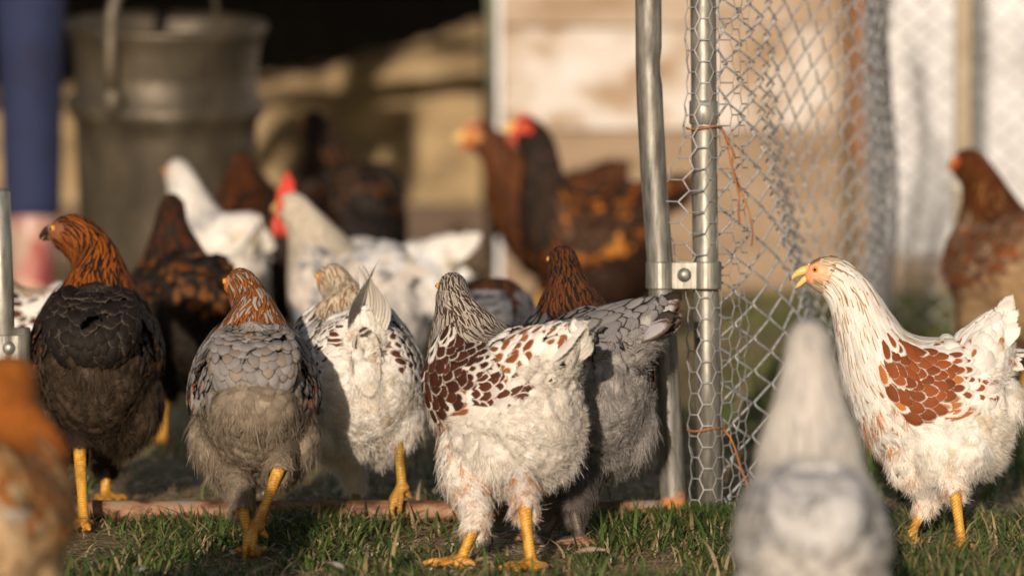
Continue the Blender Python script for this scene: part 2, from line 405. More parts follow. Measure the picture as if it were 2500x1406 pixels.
YEL = (.68, .37, .05)
def hen(label, px, Y, yaw, pal, scale=1.0, head_yaw=0, head_pitch=0, nh=0.0, neck_pitch=0, legs=None, legcol=YEL, lod=0,
        tail=dict(), comb=0, beak_open=0, beakcol=None, fat=1.0, face=(.75, .22, .1), pitch=0.0, wingspan=1.0, group='chickens around the open gate', x=None,
        nlen=1.0, fluff=1.0, neckw=1.0):
    X0 = (px-1250)/F*(Y*cp+.35*sp_)
    root = empty('chicken', (X0, Y, 0), 0); root.rotation_euler[2] = R(yaw); root.scale = (scale,)*3
    tag(root, label, 'chicken', group)
    Mw = Matrix.Translation((X0, Y, 0)) @ Matrix.Rotation(R(yaw), 4, 'Z') @ Matrix.Scale(scale, 4); Mi = Mw.inverted()
    pr = PROF.copy(); pr[:, 4] *= np.where(np.arange(len(pr)) < 7, fat, neckw)
    C = np.stack([(pr[:, 0]+pr[:, 2])/2, 0*pr[:, 0], (pr[:, 1]+pr[:, 3])/2], -1)
    A = np.stack([(pr[:, 0]-pr[:, 2])/2, 0*pr[:, 0], (pr[:, 1]-pr[:, 3])/2], -1)
    B = np.stack([0*pr[:, 0], pr[:, 4], 0*pr[:, 0]], -1)
    S = Surf(C, A, B, -1); S.wing = .007
    hy, hp, npi, pt = R(head_yaw), R(head_pitch), R(neck_pitch), R(pitch)
    def deform(P, T):
        P = np.array(P, float)
        # neck height / length
        k = smooth(T, 5, 10.5); P[..., 2] += nh*k
        # whole neck lowers or raises
        a = npi*smooth(T, 4.6, 9.5); cx, cz = .035, .235
        x_, z_ = P[..., 0]-cx, P[..., 2]-cz
        P[..., 0] = cx+np.cos(a)*x_+np.sin(a)*z_; P[..., 2] = cz-np.sin(a)*x_+np.cos(a)*z_
        if hp:
            a = hp*smooth(T, 9.5, 12); hx, hz = .085, .335+nh
            ca_, sa_ = math.cos(npi), math.sin(npi); px_, pz_ = hx-cx, hz-cz; qx, qz = cx+ca_*px_+sa_*pz_, cz-sa_*px_+ca_*pz_
            x_, z_ = P[..., 0]-qx, P[..., 2]-qz
            P[..., 0] = qx+np.cos(a)*x_+np.sin(a)*z_; P[..., 2] = qz-np.sin(a)*x_+np.cos(a)*z_
        a = hy*smooth(T, 6.0, 11.5); cx2 = .070
        x_, y_ = P[..., 0]-cx2, P[..., 1].copy()
        P[..., 0] = cx2+np.cos(a)*x_-np.sin(a)*y_; P[..., 1] = np.sin(a)*x_+np.cos(a)*y_
        if pt:
            x_, z_ = P[..., 0], P[..., 2]-.19
            P[..., 0] = math.cos(pt)*x_+math.sin(pt)*z_; P[..., 2] = .19-math.sin(pt)*x_+math.cos(pt)*z_
        return P
    # ---- the body: trunk, neck, head, thighs, shanks and toes grown into one skin
    mb = MB(); nt_, nh_ = 70, 28
    tt = np.linspace(0, S.n-1e-4, nt_)
    G = np.stack([deform(S.ev(np.full(nh_, t), np.linspace(0, 2*np.pi, nh_, endpoint=False)), np.full(nh_, t)) for t in tt])
    fs = [(i*nh_+k, i*nh_+(k+1) % nh_, (i+1)*nh_+(k+1) % nh_, (i+1)*nh_+k) for i in range(nt_-1) for k in range(nh_)]
    fs += [tuple(range(nh_-1, -1, -1)), tuple((nt_-1)*nh_+k for k in range(nh_))]
    mb.add(G.reshape(-1, 3).tolist(), fs)
    hocks = []; thighs = []
    for j, lg in enumerate(legs or [dict(), dict()]):
        sd = 1 if j == 0 else -1
        if 'hk' in lg:
            fy = lg.get('Y'); fp = at(lg['ft'][0], lg['ft'][1], fy) if fy else ground(lg['ft'][0], lg['ft'][1], .006)
            foot = Mi @ fp; hock = Mi @ at(lg['hk'][0], lg['hk'][1], fp.y+lg.get('dY', .015))
            hd = R(lg.get('dir', yaw))-R(yaw)
        else:
            foot = Vector((lg.get('fx', .012 if j else -.012), sd*.034, .006)); hock = foot+Vector((lg.get('hx', -.022), 0, .078)); hd = R(lg.get('turn', 6*sd))
        hip = Vector((.0 if not lg.get('hip') else lg['hip'], sd*.034, .165))
        knee = hip.lerp(hock, .5)+Vector((.012, sd*.004, -.004))
        mb.tube([hip, knee, hip.lerp(hock, .85), hock], [.034, .026, .0145, .0105], 12)
        sh = [hock+Vector((0, 0, .004)), hock.lerp(foot, .2), hock.lerp(foot, .6), hock.lerp(foot, .9), foot]
        mb.tube(sh, [.0102, .0080, .0064, .0070, .0088], 12)
        mb.ball(foot, (.0105, .0105, .0065), 10, 6)
        raised = lg.get('raised', 0); dn = lg.get('droop', 1.2)
        for an, ln in ((-36, .040), (2, .050), (38, .038), (172, .022)):
            a = hd+R(an); dv = Vector((math.cos(a), math.sin(a), 0)); ps = []; rs = []
            for q in range(7):
                f = q/6.0
                if raised:
                    ang = dn*(.35+.9*f) if an < 100 else dn*.8
                    p = foot + dv*(ln*f*math.cos(ang)*.9) + Vector((0, 0, -ln*f*math.sin(ang)))
                else:
                    p = foot + dv*(ln*f); p.z = .0062 - .001*f + (.0028*math.sin(f*math.pi*2.2)**2) + (.007 if an > 100 else .006)*(1-f)*.6
                ps.append(p); rs.append((.0066, .0058, .0046, .0052, .0040, .0034, .0014)[q])
            mb.tube(ps, rs, 8)
        c = [hip, knee, hip.lerp(hock, .85), hock.lerp(foot, .10)]; rr = [.037, .029, .0170, .0125]
        ax = (hock-hip).normalized(); u = ax.cross(Vector((0, 1, 0))).normalized(); v2 = ax.cross(u)
        thighs.append(Surf([list(q) for q in c], [list(u*r_) for r_ in rr], [list(v2*r_) for r_ in rr], 1))
        hocks.append((hock, foot))
    me = remesh_body(mb, (.0017, .003, .004)[lod])
    nvt = len(me.vertices); co = np.zeros(nvt*3, np.float32); me.vertices.foreach_get('co', co); co = co.reshape(-1, 3)
    col = np.zeros((nvt, 4)); col[:, :3] = pal['skin']
    for hk, ft in hocks:
        a = np.array(hk); b = np.array(ft); ab = b-a; t = np.clip(((co-a)@ab)/(ab@ab), -1, 2)
        dist = np.linalg.norm(co-(a+np.clip(t, 0, 1)[:, None]*ab), axis=1)
        m_ = (dist < .0155) & (t > -.02); m_ |= (np.linalg.norm(co-b, axis=1) < .066) & (co[:, 2] < b[2]+.014)
        g = smooth(t, .7, 1.0)[:, None]*.35; col[m_, 3] = 1
        col[m_, :3] = (np.array(legcol)*(1-g)+g*np.array((.5, .2, .05)))[m_]
    hc = deform(np.array([[[.128, 0, .350]]]), np.array([[13.]]))[0, 0]
    for sd in (1, -1):
        fc = deform(np.array([[[.126, sd*.016, .349]]]), np.array([[13.]]))[0, 0]
        dd = np.linalg.norm(co-fc, axis=1); m_ = dd < .0165; col[m_, :3] = face
        fw = deform(np.array([[[.140, 0, .345]]]), np.array([[13.5]]))[0, 0]; m_ = np.linalg.norm(co-fw, axis=1) < .013; col[m_, :3] = face
    ca_ = me.color_attributes.new('ca', 'FLOAT_COLOR', 'POINT'); ca_.data.foreach_set('color', col.astype(np.float32).ravel())
    me.materials.clear(); me.materials.append(M_SKIN); me.name = 'body'
    ob = bpy.data.objects.new('body', me); link(ob, root)
    # ---- feathers
    q = (1.0, 1.25, 1.6)[lod]; nv, nu = ((7, 5), (5, 3), (4, 3))[lod]
    P_ = lambda k: pal.get(k) or pal['body']
    def contour(cards, region, t0, t1, a0, a1, row, sp, L, W, **kw):
        t, th = rows(S, t0, t1, a0, a1, row*q, sp*q)
        kp = kw.pop('keep', None)
        if kp is not None: m = kp(t, np.abs(th)); t, th = t[m], th[m]
        N = len(t)
        if not N: return
        Lv = (L(t, th) if callable(L) else L)*q*rng.uniform(.85, 1.15, N); Wv = W*q*rng.uniform(.88, 1.12, N)
        phi = kw.pop('phi', 0.0); phi = phi(t, th) if callable(phi) else phi*np.sign(th)
        phi = phi + rng.normal(0, .10, N)
        ca, cb, la = pick(P_(region), N)
        cards.on(S, t, th, Lv, Wv, ca, cb, la, phi=phi, nv=nv, nu=nu, deform=deform, **kw)
    pl = Cards()
    contour(pl, 'breast', 3.4, 8.0, 84, 180, .010, .0105, .024, .0075, lift=.10, phi=0.15, fray=.6)
    contour(pl, 'back', .3, 5.8, 0, 92, .0115, .0110, .029, .0074, lift=.13, off=.002, phi=.22)
    contour(pl, 'fluff', 0.1, 3.9, 90, 180, .0095, .010, .030, .0105, lift=.22, fray=1.0, off=.0, phi=-.1, droop=.25)
    if lod < 2:
        for TS in thighs:
            t, th = rows(TS, 0.4, 2.9, 0, 180, .009*q, .009*q); N = len(t); ca, cb, la = pick(P_('thigh'), N)
            pl.on(TS, t, th, .018*q, .0050*q, ca, cb, la, nv=nv, nu=nu, lift=.10, camber=.1, fray=.9, phi=rng.normal(0, .15, N))
    else:
        for TS in thighs:
            t, th = rows(TS, 0.4, 2.9, 0, 180, .014, .014); N = len(t); ca, cb, la = pick(P_('thigh'), N)
            pl.on(TS, t, th, .024, .010, ca, cb, la, nv=3, nu=3, lift=.12)
    lobes = []
    for sd in (1, -1):
        cs_ = [(-.030, sd*.036, .190), (-.040, sd*.044, .165), (-.050, sd*.047, .138), (-.050, sd*.042, .112), (-.040, sd*.036, .092)]
        rr = [.018, .036, .041*fat, .034*fat, .014]
        lobes.append(Surf(cs_, [(r_*1.15, 0, 0) for r_ in rr], [(0, r_*.82, 0) for r_ in rr], 1))
    cs_ = [(-.108, 0, .232), (-.116, 0, .214), (-.118, 0, .190), (-.108, 0, .165), (-.090, 0, .150)]; cu = tail.get('cushion', .45)
    rr = [.010*cu, .030*cu, .038*cu, .036*cu, .016*cu]; lobes.append(Surf(cs_, [(r_, 0, 0) for r_ in rr], [(0, r_*1.1, 0) for r_ in rr], 1))
    dl = lambda P, T: deform(P, 0*T+1.)
    for LS in lobes:
        t, th = rows(LS, .2, 3.8, 0, 180, .0095*q, .010*q, .6); N = len(t); ca, cb, la = pick(P_('fluff'), N)
        pl.on(LS, t, th, .030*q*rng.uniform(.8, 1.25, N), .0105*q, ca, cb, la, nv=nv, nu=nu, lift=.22, phi=rng.normal(0, .35, N), deform=dl, fray=1.0)
    pl.build('plumage', root)
    hk = Cards()
    Lh = lambda t, th: np.interp(t, [5.4, 7, 9, 11, 12.5, 13.2], [.050, .046, .036, .020, .0085, .0055])
    faceless = lambda t, a: ~((t > 12.15) & (a > R(38)) & (a < R(180))) & ~((t > 11.5) & (a > R(58)) & (a < R(118)))
    contour(hk, 'neck', 5.5, 11.0, 0, 180, .0065, .0046, Lh, .0024, lift=.10, off=.0025, kind='lance', keep=lambda t, a: (a < np.interp(t, [5.4, 6.5, 8], [R(62), R(100), R(190)])) & ((t > 7.6) if 'neck2' in pal else True))
    if 'neck2' in pal: contour(hk, 'neck2', 5.5, 7.8, 0, 180, .0065, .0046, Lh, .0026, lift=.10, off=.0025, kind='lance', keep=lambda t, a: a < np.interp(t, [5.4, 6.5, 8], [R(62), R(100), R(190)]))
    contour(hk, 'neckhi' if 'neckhi' in pal else 'neck', 9.0, 12.1, 0, 180, .0045, .0048, Lh, .0026, lift=.12, off=.001, kind='lance', keep=faceless)
    contour(hk, 'head', 11.6, 13.3, 0, 180, .0030, .0036, Lh, .0020, lift=.10, kind='lance', keep=faceless)
    hk.build('hackle', root)
    # ---- wings: overlapping coverts, then long folded flight feathers
    for sd in (1, -1):
        wg = Cards(); t, th = rows(S, 2.9, 6.3, 26, 98, .0125*q, .0120*q, .10)
        m = (np.sign(th) == sd); t, th = t[m], np.abs(th[m])
        up_ = np.interp(t, [2.4, 3.4, 5.0, 6.3], [R(50), R(34), R(30), R(40)]); lo = np.interp(t, [2.9, 3.6, 4.8, 5.8, 6.3], [R(62), R(84), R(98), R(88), R(62)])
        m = (th > up_) & (th < lo); t, th = t[m], th[m]; N = len(t)
        ca, cb, la = pick(P_('wing'), N)
        edge = np.exp(-((t-6.3)/.5)**2)+np.exp(-((t-2.9)/.45)**2)+.6*np.exp(-((th-lo[m])/R(7))**2)+.5*np.exp(-((th-up_[m])/R(6))**2)
        la = np.where(rng.random(N) < edge*.6, la*rng.uniform(.35, .75, N), la)*rng.uniform(.94, 1.04, N); ca = ca*rng.uniform(.8, 1.25, (N, 1))
        wg.on(S, t, th*sd, .031*q*rng.uniform(.9, 1.1, N), .0082*q, ca, cb, la, phi=sd*(.12)+rng.normal(0, .09, N), lift=.11, off=.0085, fray=.5, nv=nv, nu=nu, deform=deform)
        n2 = 9; t2 = np.linspace(4.5, 3.6, n2); th2 = np.linspace(R(84), R(98), n2)
        ca, cb, la = pick(P_('flight'), n2)
        wg.on(S, t2+.1, th2*sd, np.linspace(.066, .076, n2), .0072, ca, cb, la, phi=-sd*np.linspace(.0, .20, n2), lift=.03, off=np.linspace(.0075, .0050, n2), kind='long', nv=8, nu=nu, deform=deform)
        n3 = 12; t3 = np.linspace(4.3, 3.6, n3); th3 = np.linspace(R(36), R(86), n3); ca, cb, la = pick(P_('flight'), n3)
        wg.on(S, t3, th3*sd, .046, .0088, ca, cb, la, phi=sd*.05, lift=.05, off=.0070, kind='long', nv=8, nu=nu, deform=deform)
        wg.build('wing', root)
    # ---- tail: a cone of overlapping coverts with quills showing at its tip
    tl = Cards(); TL = tail.get('len', .075); an = R(tail.get('ang', 48)); spd = tail.get('spread', .5); nT = tail.get('n', 7); ty = R(tail.get('yaw', 0)); tf = tail.get('fat', 1.0)
    dvec = np.array([-math.cos(an), 0, math.sin(an)]); upv = np.array([math.sin(an), 0, math.cos(an)])
    def dtail(P, T):
        P = np.array(P, float); a = ty*smooth(-P[..., 0], .05, .12); x_, y_ = P[..., 0]+.07, P[..., 1].copy()
        P[..., 0] = -.07+np.cos(a)*x_-np.sin(a)*y_; P[..., 1] = np.sin(a)*x_+np.cos(a)*y_
        return deform(P, 0*T+1.)
    cB = np.array([-.088, 0, .236])
    cn = tail.get('cone', .8)
    Cm = [(-.030, 0, .228), (-.062, 0, .236), cB+dvec*.006, cB+dvec*(.012+.38*TL*cn), cB+dvec*(.016+.72*TL*cn), cB+dvec*(.02+TL*cn)]
    rv = [.040, .046, .044, .034, .020, .005]; rw = [.055, .054, .045*tf, .030*tf, .015*tf, .004]
    Av = []; 
    for k_ in range(6):
        f_ = min(k_/3.0, 1); vv_ = (1-f_)*np.array([0, 0, 1.])+f_*upv; vv_ /= np.linalg.norm(vv_); Av.append(vv_*rv[k_])
    MS = Surf(Cm, Av, [(0, r_, 0) for r_ in rw], 1)
    if nT == 0:     # tail held low: the rounded feathers pour over the rump
        bc = [(-.060, 0, .284), (-.084, 0, .279), (-.103, 0, .260), (-.112, 0, .235), (-.110, 0, .208), (-.100, 0, .185)]; br = [.010, .033, .043, .043, .035, .016]
        MS = Surf(bc, [(r_*.9, 0, .25*r_) for r_ in br], [(0, r_*1.12*tf, 0) for r_ in br], 1)
    t, th = rows(MS, .6 if nT else .05, 4.85, 0, 180, (.0120 if nT else .0092)*q, (.0125 if nT else .0105)*q, .4); N = len(t)
    up_m = (np.abs(th) < R(115)) | (t > 3.6) | (nT == 0)
    if not nT: up_m &= ~(rng.random(N) < smooth(t, 2.7, 4.2)*.95)
    for m_, pk in ((up_m, 'covert'), (~up_m, 'under' if 'under' in pal else 'fluff')):
        if not m_.any(): continue
        n_ = int(m_.sum()); ca, cb, la = pick(P_(pk), n_)
        tl.on(MS, t[m_], th[m_], (.030 if nT else .023)*q*rng.uniform(.8, 1.25, n_), (.0098 if nT else .0092)*q*rng.uniform(.8, 1.15, n_), ca, cb, la, phi=rng.normal(0, .16 if nT else .18, n_), lift=.14, off=.001, nv=nv, nu=nu, deform=dtail, camber=.38, fray=(.4 if nT else .4+.6*smooth(t[m_], 2.4, 4.0)) if pk == 'covert' else 1.0)
    for sd in ((1, -1) if nT > 1 else ()):
        k = np.arange(nT)/(nT-1.0); c_ = Cm[3]
        base = np.array(c_)[None]+np.stack([0*k, sd*(.003+.012*k*tf), -.016*k], -1)
        T = np.stack([-np.cos(an-.45*k*spd*1.4), sd*(.03+.50*k*spd), np.sin(an-.45*k*spd*1.4)], -1)
        Nn = np.stack([.25+0*k, sd*(1.0+0*k), .45+0*k], -1)
        ca, cb, la = pick(P_('tail'), nT)
        tl.free(base, T, Nn, TL*(1.22-.38*cn)*(1-.20*k)*rng.uniform(.93, 1.05, nT), tail.get('w', .0115), ca, cb, la, curl=tail.get('curl', .15), nv=9, nu=5, deform=dtail)
    tl.build('tail', root)
    # ---- down on belly, rear and thighs
    st = Strands(); kk = (14, 7, 0)[lod]
    if kk:
        def dn(SS, n, t0, t1, a0, a1, L, cols, df, **kw):
            n = int(n*fluff); t = rng.uniform(t0, t1, n); th = rng.uniform(R(a0), R(a1), n)*rng.choice([-1, 1], n)
            c, _, _ = pick(cols, n, .12); st.tufts(SS, t, th, c, k=kk, L=L, deform=df, wd=(.0009, .0016)[lod], **kw)
        fl = P_('fluff'); m_ = 1 if lod == 0 else .5
        dn(S, 1300*m_, .1, 4.0, 97, 180, .019, fl, deform, off=.004, fall=.45)
        for LS in lobes: dn(LS, 460*m_, .1, 3.9, 0, 180, .019, fl, dl, off=.002, fall=.4)
        if nT: dn(MS, 260*m_, .8, 3.2, 95, 180, .020, P_('under' if 'under' in pal else 'fluff'), dtail, off=.002, fall=.3)
        dn(S, 260*m_, 3.6, 6.0, 92, 180, .016, P_('breast'), deform, off=.003, lift=(.05, .35))
        for TS in thighs: dn(TS, 620*m_, .2, 2.75, 0, 180, .015, P_('thigh'), None, off=.002, lift=(.08, .35), fall=.15)
        st.build('down', root)
    # ---- head details
    def dv(p, t=13.): return Vector(deform(np.array([[p]], float), np.array([[t]]))[0, 0])
    bm_ = MB(); o_ = beak_open
    up = [dv((.134, 0, .353)), dv((.142, 0, .352)), dv((.150, 0, .3485)), dv((.1565, 0, .343)), dv((.158, 0, .3385))]
    bm_.tube(up, [.0066, .0062, .0048, .0028, .0008], 10)
    lo_ = [dv((.134, 0, .344)), dv((.142, 0, .342-o_*.3)), dv((.149, 0, .340-o_*.8)), dv((.154, 0, .3375-o_))]
    bm_.tube(lo_, [.0055, .0046, .0032, .0010], 8)
    bm_.build('beak', beakcol or M_BEAK, root)
    for sd in (1, -1):
        e = MB(); c = dv((.1275, sd*.0148, .3535)); e.ball(c, .0042, 12, 8); eo = e.build('eye', M_IRIS, root)
        p_ = MB(); c2 = dv((.1280, sd*.0172, .3535)); p_.ball(c2, .0023, 10, 6); p_.build('pupil', M_PUPIL, eo)
    cm = MB(); cs = comb if comb else .06
    n_ = 5
    outline = [(.104, .366)]
    for i in range(n_):
        x0 = .108+.034*i/(n_-1); hgt = (.014+.016*math.sin(math.pi*(i+.6)/n_))*cs
        zt = np.interp(x0, [.10, .115, .13, .145], [.366, .3695, .362, .352])
        outline += [(x0-.003, zt+hgt*.45), (x0, zt+hgt), (x0+.003, zt+hgt*.45)]
    outline += [(.146, .352)]
    base_ = [(x_, np.interp(x_, [.10, .115, .13, .145], [.366, .3695, .362, .352])-.006) for x_, _ in outline]
    vs = []; nn = len(outline); th_ = .0016+.0012*cs
    for sd in (1, -1):
        for (x_, z_), (bx, bz) in zip(outline, base_): vs += [dv((x_, sd*th_*.5, z_)), dv((bx, sd*th_, bz))]
    fs = []
    for s_ in (0, 1):
        o0 = s_*2*nn
        for i in range(nn-1): fs.append((o0+2*i, o0+2*i+1, o0+2*i+3, o0+2*i+2))
    for i in range(nn-1): fs.append((2*i, 2*i+2, 2*nn+2*i+2, 2*nn+2*i))
    cm.add(vs, fs); cm.build('comb', M_COMB if comb else M_COMBP, root, smooth=False)
    if comb:
        for sd in (1, -1):
            wm = MB(); wm.tube([dv((.136, sd*.006, .340)), dv((.137, sd*.008, .334-.006*comb)), dv((.136, sd*.009, .328-.014*comb)), dv((.134, sd*.009, .325-.020*comb))],
                               [.004, .007*math.sqrt(comb), .0075*math.sqrt(comb), .002], 10, flat=(1, .5)); wm.build('wattle', M_COMB, root)
    hp_ = Mw @ dv((.115, 0, .372), 12.); tp = Mw @ Vector((-.092-TL*math.cos(an), 0, .268+TL*math.sin(an))); bk = Mw @ dv((.157, 0, .341))
    HLOG.append('HEN %-28s head %4d,%4d beak %4d,%4d tail %4d,%4d' % ((label[:28],)+tuple(int(c) for p in (hp_, bk, tp) for c in proj(p))))
    return root
HLOG = []
# palettes: (weight, centre, edge, lace position) -------------------------------------------------
W_ = (.80, .76, .70); W2 = (.86, .83, .78); CH = (.15, .045, .018); CH2 = (.33, .11, .032); GR = (.24, .225, .215); GD = (.10, .092, .088)
GL = (.40, .385, .37); OR = (.42, .13, .018); BK = (.022, .017, .014); BR = (.09, .045, .022); TAU = (.21, .165, .125)
CREAM = (.72, .62, .48)
PAL_D = dict(skin=(.55, .5, .43), body=[(1, W_, W2, 1.6)], wing=[(1, (.075, .026, .014), W_, .82)], flight=[(3, CH2, W_, .62), (1, W_, W_, 1)],
  back=[(6, (.10, .034, .018), W_, .74), (1, W_, W_, 1)], breast=[(2, CH2, W_, .55), (4, W_, W_, 1)], covert=[(2, (.30, .095, .03), W2, .60), (2, (.36, .13, .04), W2, .46), (3, W2, W2, 1)],
  tail=[(5, W2, W2, 1), (1, CH2, W2, .3)], neck=[(5, (.09, .05, .035), (.62, .57, .50), .50), (2, (.55, .50, .42), (.14, .08, .05), .6)], head=[(3, BR, (.2, .12, .07), .8), (1, (.45, .36, .27), BR, .5)],
  fluff=[(5, W_, W2, 1.6), (1, (.62, .58, .52), W_, .8)], thigh=[(6, W_, W2, 1), (1, (.6, .3, .12), W_, .3)])
PAL_C = dict(PAL_D, wing=[(5, (.10, .035, .02), W2, .58), (2, W2, W2, 1)], back=[(3, (.14, .045, .022), W2, .52), (2, W2, W2, 1)], breast=[(1, CH2, W2, .3), (6, W2, W2, 1)],
  covert=[(1, CH2, W2, .32), (8, W2, W2, 1)], tail=[(1, W2, W2, 1)], neck=[(4, (.30, .17, .08), (.78, .68, .52), .45), (3, CREAM, (.35, .2, .1), .75)], head=[(3, (.16, .09, .05), (.4, .28, .17), .6)],
  flight=[(2, (.5, .5, .52), W2, .6), (1, W2, W2, 1)], fluff=[(5, W2, W2, 1), (1, CREAM, W2, 1)], thigh=[(4, W2, W2, 1), (1, CREAM, W2, .6)])
PAL_F = dict(PAL_D, neckhi=[(3, (.34, .22, .12), (.62, .50, .34), .5), (3, (.62, .50, .34), (.36, .24, .13), .75)], neck2=[(1, (.55, .38, .2), W2, .35), (6, W2, W2, 1)], wing=[(6, (.27, .075, .022), W2, .84), (1, (.42, .15, .04), W2, .6)], flight=[(4, (.48, .19, .06), W2, .70), (1, W2, W2, 1)],
  back=[(3, (.30, .09, .03), W2, .5), (4, W2, W2, 1)], breast=[(2, (.5, .22, .08), W2, .42), (5, W2, W2, 1)], covert=[(1, (.45, .17, .05), W2, .40), (6, W2, W2, 1)], tail=[(1, W2, W2, 1)],
  neck=[(2, (.48, .33, .18), W2, .36), (6, W2, CREAM, .85)], head=[(5, (.24, .14, .07), (.45, .33, .2), .6), (1, CREAM, CREAM, 1)], fluff=[(5, W2, W2, 1), (1, CREAM, W2, 1)])
PAL_B = dict(skin=(.2, .16, .12), body=[(1, GR, GD, .8)], wing=[(5, (.30, .29, .29), (.09, .065, .05), .76), (2, (.33, .13, .05), (.35, .33, .31), .45)],
  flight=[(3, (.42, .40, .40), (.40, .15, .05), .6), (2, (.34, .13, .05), (.42, .40, .38), .5)], back=[(6, (.29, .28, .28), (.10, .08, .065), .76), (1, (.35, .13, .045), (.3, .28, .26), .5)],
  breast=[(1, GR, GD, .8)], covert=[(4, (.27, .255, .25), (.12, .095, .08), .80), (1, (.3, .25, .2), GD, .8)], tail=[(1, (.36, .34, .33), (.15, .12, .1), .8)],
  neck=[(4, (.38, .11, .016), (.08, .045, .03), .50), (3, (.42, .38, .34), (.22, .09, .03), .45), (2, (.18, .07, .025), (.4, .2, .07), .6)], head=[(1, (.16, .055, .018), (.3, .11, .03), .7)],
  fluff=[(3, (.32, .265, .20), (.36, .30, .24), 1), (1, (.25, .20, .15), (.3, .25, .2), 1)], thigh=[(1, (.30, .245, .185), (.34, .28, .22), .8)])
PAL_A = dict(skin=(.05, .035, .025), body=[(1, BK, BR, .8)], wing=[(5, BK, (.11, .075, .055), .82), (2, (.25, .075, .02), BK, .5)], flight=[(2, (.45, .19, .06), BK, .8), (3, BK, BR, .8)],
  back=[(6, (.022, .016, .013), (.12, .085, .062), .82), (1, (.28, .08, .02), BK, .5)], breast=[(1, BK, (.05, .03, .02), .8)], covert=[(4, (.018, .014, .012), (.13, .10, .08), .84)],
  tail=[(1, (.05, .04, .032), BK, .8)], neck=[(5, (.34, .09, .011), (.022, .013, .009), .46), (3, (.022, .013, .008), (.36, .10, .015), .62)], head=[(1, (.06, .025, .01), (.20, .06, .012), .7)],
  fluff=[(3, (.085, .06, .04), (.10, .075, .05), 1), (1, (.045, .033, .022), BK, 1)], thigh=[(1, (.05, .035, .025), BK, .8)])
PAL_E = dict(PAL_B, skin=(.2, .18, .17), back=[(5, (.15, .145, .15), (.03, .022, .018), .66), (1, (.22, .08, .025), BK, .6)], wing=[(5, (.17, .165, .17), (.03, .022, .018), .68)], covert=[(4, (.22, .215, .22), (.035, .025, .02), .74)],  # back and wing greys darkened: the shade on this hen is in the colour
  tail=[(3, (.42, .41, .42), (.10, .06, .045), .74), (2, (.05, .04, .035), BK, .8)], neck=[(3, (.16, .055, .018), BK, .55), (2, BK, (.18, .07, .025), .6)], head=[(1, (.06, .03, .014), (.14, .05, .016), .7)],
  fluff=[(3, (.42, .40, .38), (.46, .44, .42), 1), (1, (.30, .28, .27), GL, 1)], thigh=[(1, (.16, .14, .13), (.22, .2, .19), .8)], breast=[(1, (.2, .19, .18), GD, .8)])
PAL_G = dict(PAL_D, body=[(3, (.60, .61, .62), (.70, .70, .70), .8), (1, (.40, .40, .41), (.66, .64, .6), .6)], wing=[(4, (.66, .64, .61), (.74, .72, .69), .8), (1, (.38, .38, .40), (.6, .6, .58), .6)], back=[(5, (.58, .58, .59), (.68, .68, .67), .8), (1, (.38, .38, .40), (.6, .6, .58), .7)],
  flight=[(1, (.62, .6, .58), (.7, .68, .66), .8)], neck=[(4, (.58, .55, .51), (.66, .64, .61), .7), (1, (.40, .39, .38), (.6, .58, .56), .6)], head=[(1, (.6, .56, .5), (.66, .62, .58), .8)], covert=[(4, (.58, .58, .59), (.68, .68, .67), .8), (1, (.44, .44, .46), (.6, .6, .58), .7)],
  tail=[(1, (.62, .6, .58), (.7, .68, .66), .8)], breast=[(1, (.55, .57, .6), (.62, .63, .65), .8)], fluff=[(1, (.62, .6, .58), (.7, .68, .66), .8)], thigh=[(1, (.62, .6, .58), (.7, .68, .66), .8)])
PAL_H = dict(PAL_D, body=[(3, (.42, .14, .025), (.52, .24, .07), .7), (2, (.6, .42, .24), (.45, .22, .07), .7)], back=[(3, (.36, .11, .02), (.5, .24, .07), .7), (2, (.65, .5, .32), (.5, .3, .12), .7)], wing=[(3, (.38, .13, .03), (.62, .42, .2), .7)], flight=[(1, (.45, .2, .06), (.6, .4, .2), .7)],
  neck=[(3, (.40, .12, .02), (.50, .20, .045), .7)], head=[(1, (.36, .12, .02), (.5, .25, .08), .7)], covert=[(1, (.42, .18, .05), (.6, .4, .2), .7)], tail=[(1, (.4, .18, .06), (.6, .4, .2), .7)], breast=[(1, (.5, .25, .08), (.6, .4, .2), .7)], fluff=[(1, (.60, .42, .24), (.66, .5, .32), .8)], thigh=[(1, (.6, .42, .24), (.66, .5, .32), .8)])
def browned(base, dark, rust, edge):
    return dict(PAL_A, skin=dark, body=[(1, dark, edge, .8)], wing=[(3, rust, dark, .6), (3, dark, edge, .75)], back=[(3, rust, dark, .55), (4, dark, edge, .75)], flight=[(1, rust, dark, .6)], breast=[(2, dark, edge, .8), (1, rust, dark, .5)],
      covert=[(2, rust, dark, .5), (4, dark, edge, .75)], tail=[(2, dark, edge, .8), (1, rust, dark, .5)], neck=[(3, rust, dark, .5), (3, dark, rust, .7)], head=[(1, rust, dark, .6)], fluff=[(2, dark, edge, .8)], thigh=[(1, dark, edge, .8)])
PAL_I = browned(None, (.022, .016, .012), (.17, .062, .016), (.07, .052, .042))
for P__ in (PAL_I,): pass
PAL_I['neck'] = [(3, (.10, .03, .012), BK, .6), (3, BK, (.12, .06, .03), .7)]
PAL_L = browned(None, (.026, .014, .009), (.12, .035, .010), (.05, .032, .022))
PAL_M = browned(None, (.018, .014, .012), (.12, .05, .018), (.09, .08, .07))
PAL_Q = browned(None, (.03, .014, .008), (.34, .10, .014), (.11, .07, .04)); PAL_Q['neck'] = [(4, BK, (.035, .02, .014), .7), (1, (.09, .04, .02), BK, .6)]; PAL_Q['head'] = [(1, BK, BR, .6)]
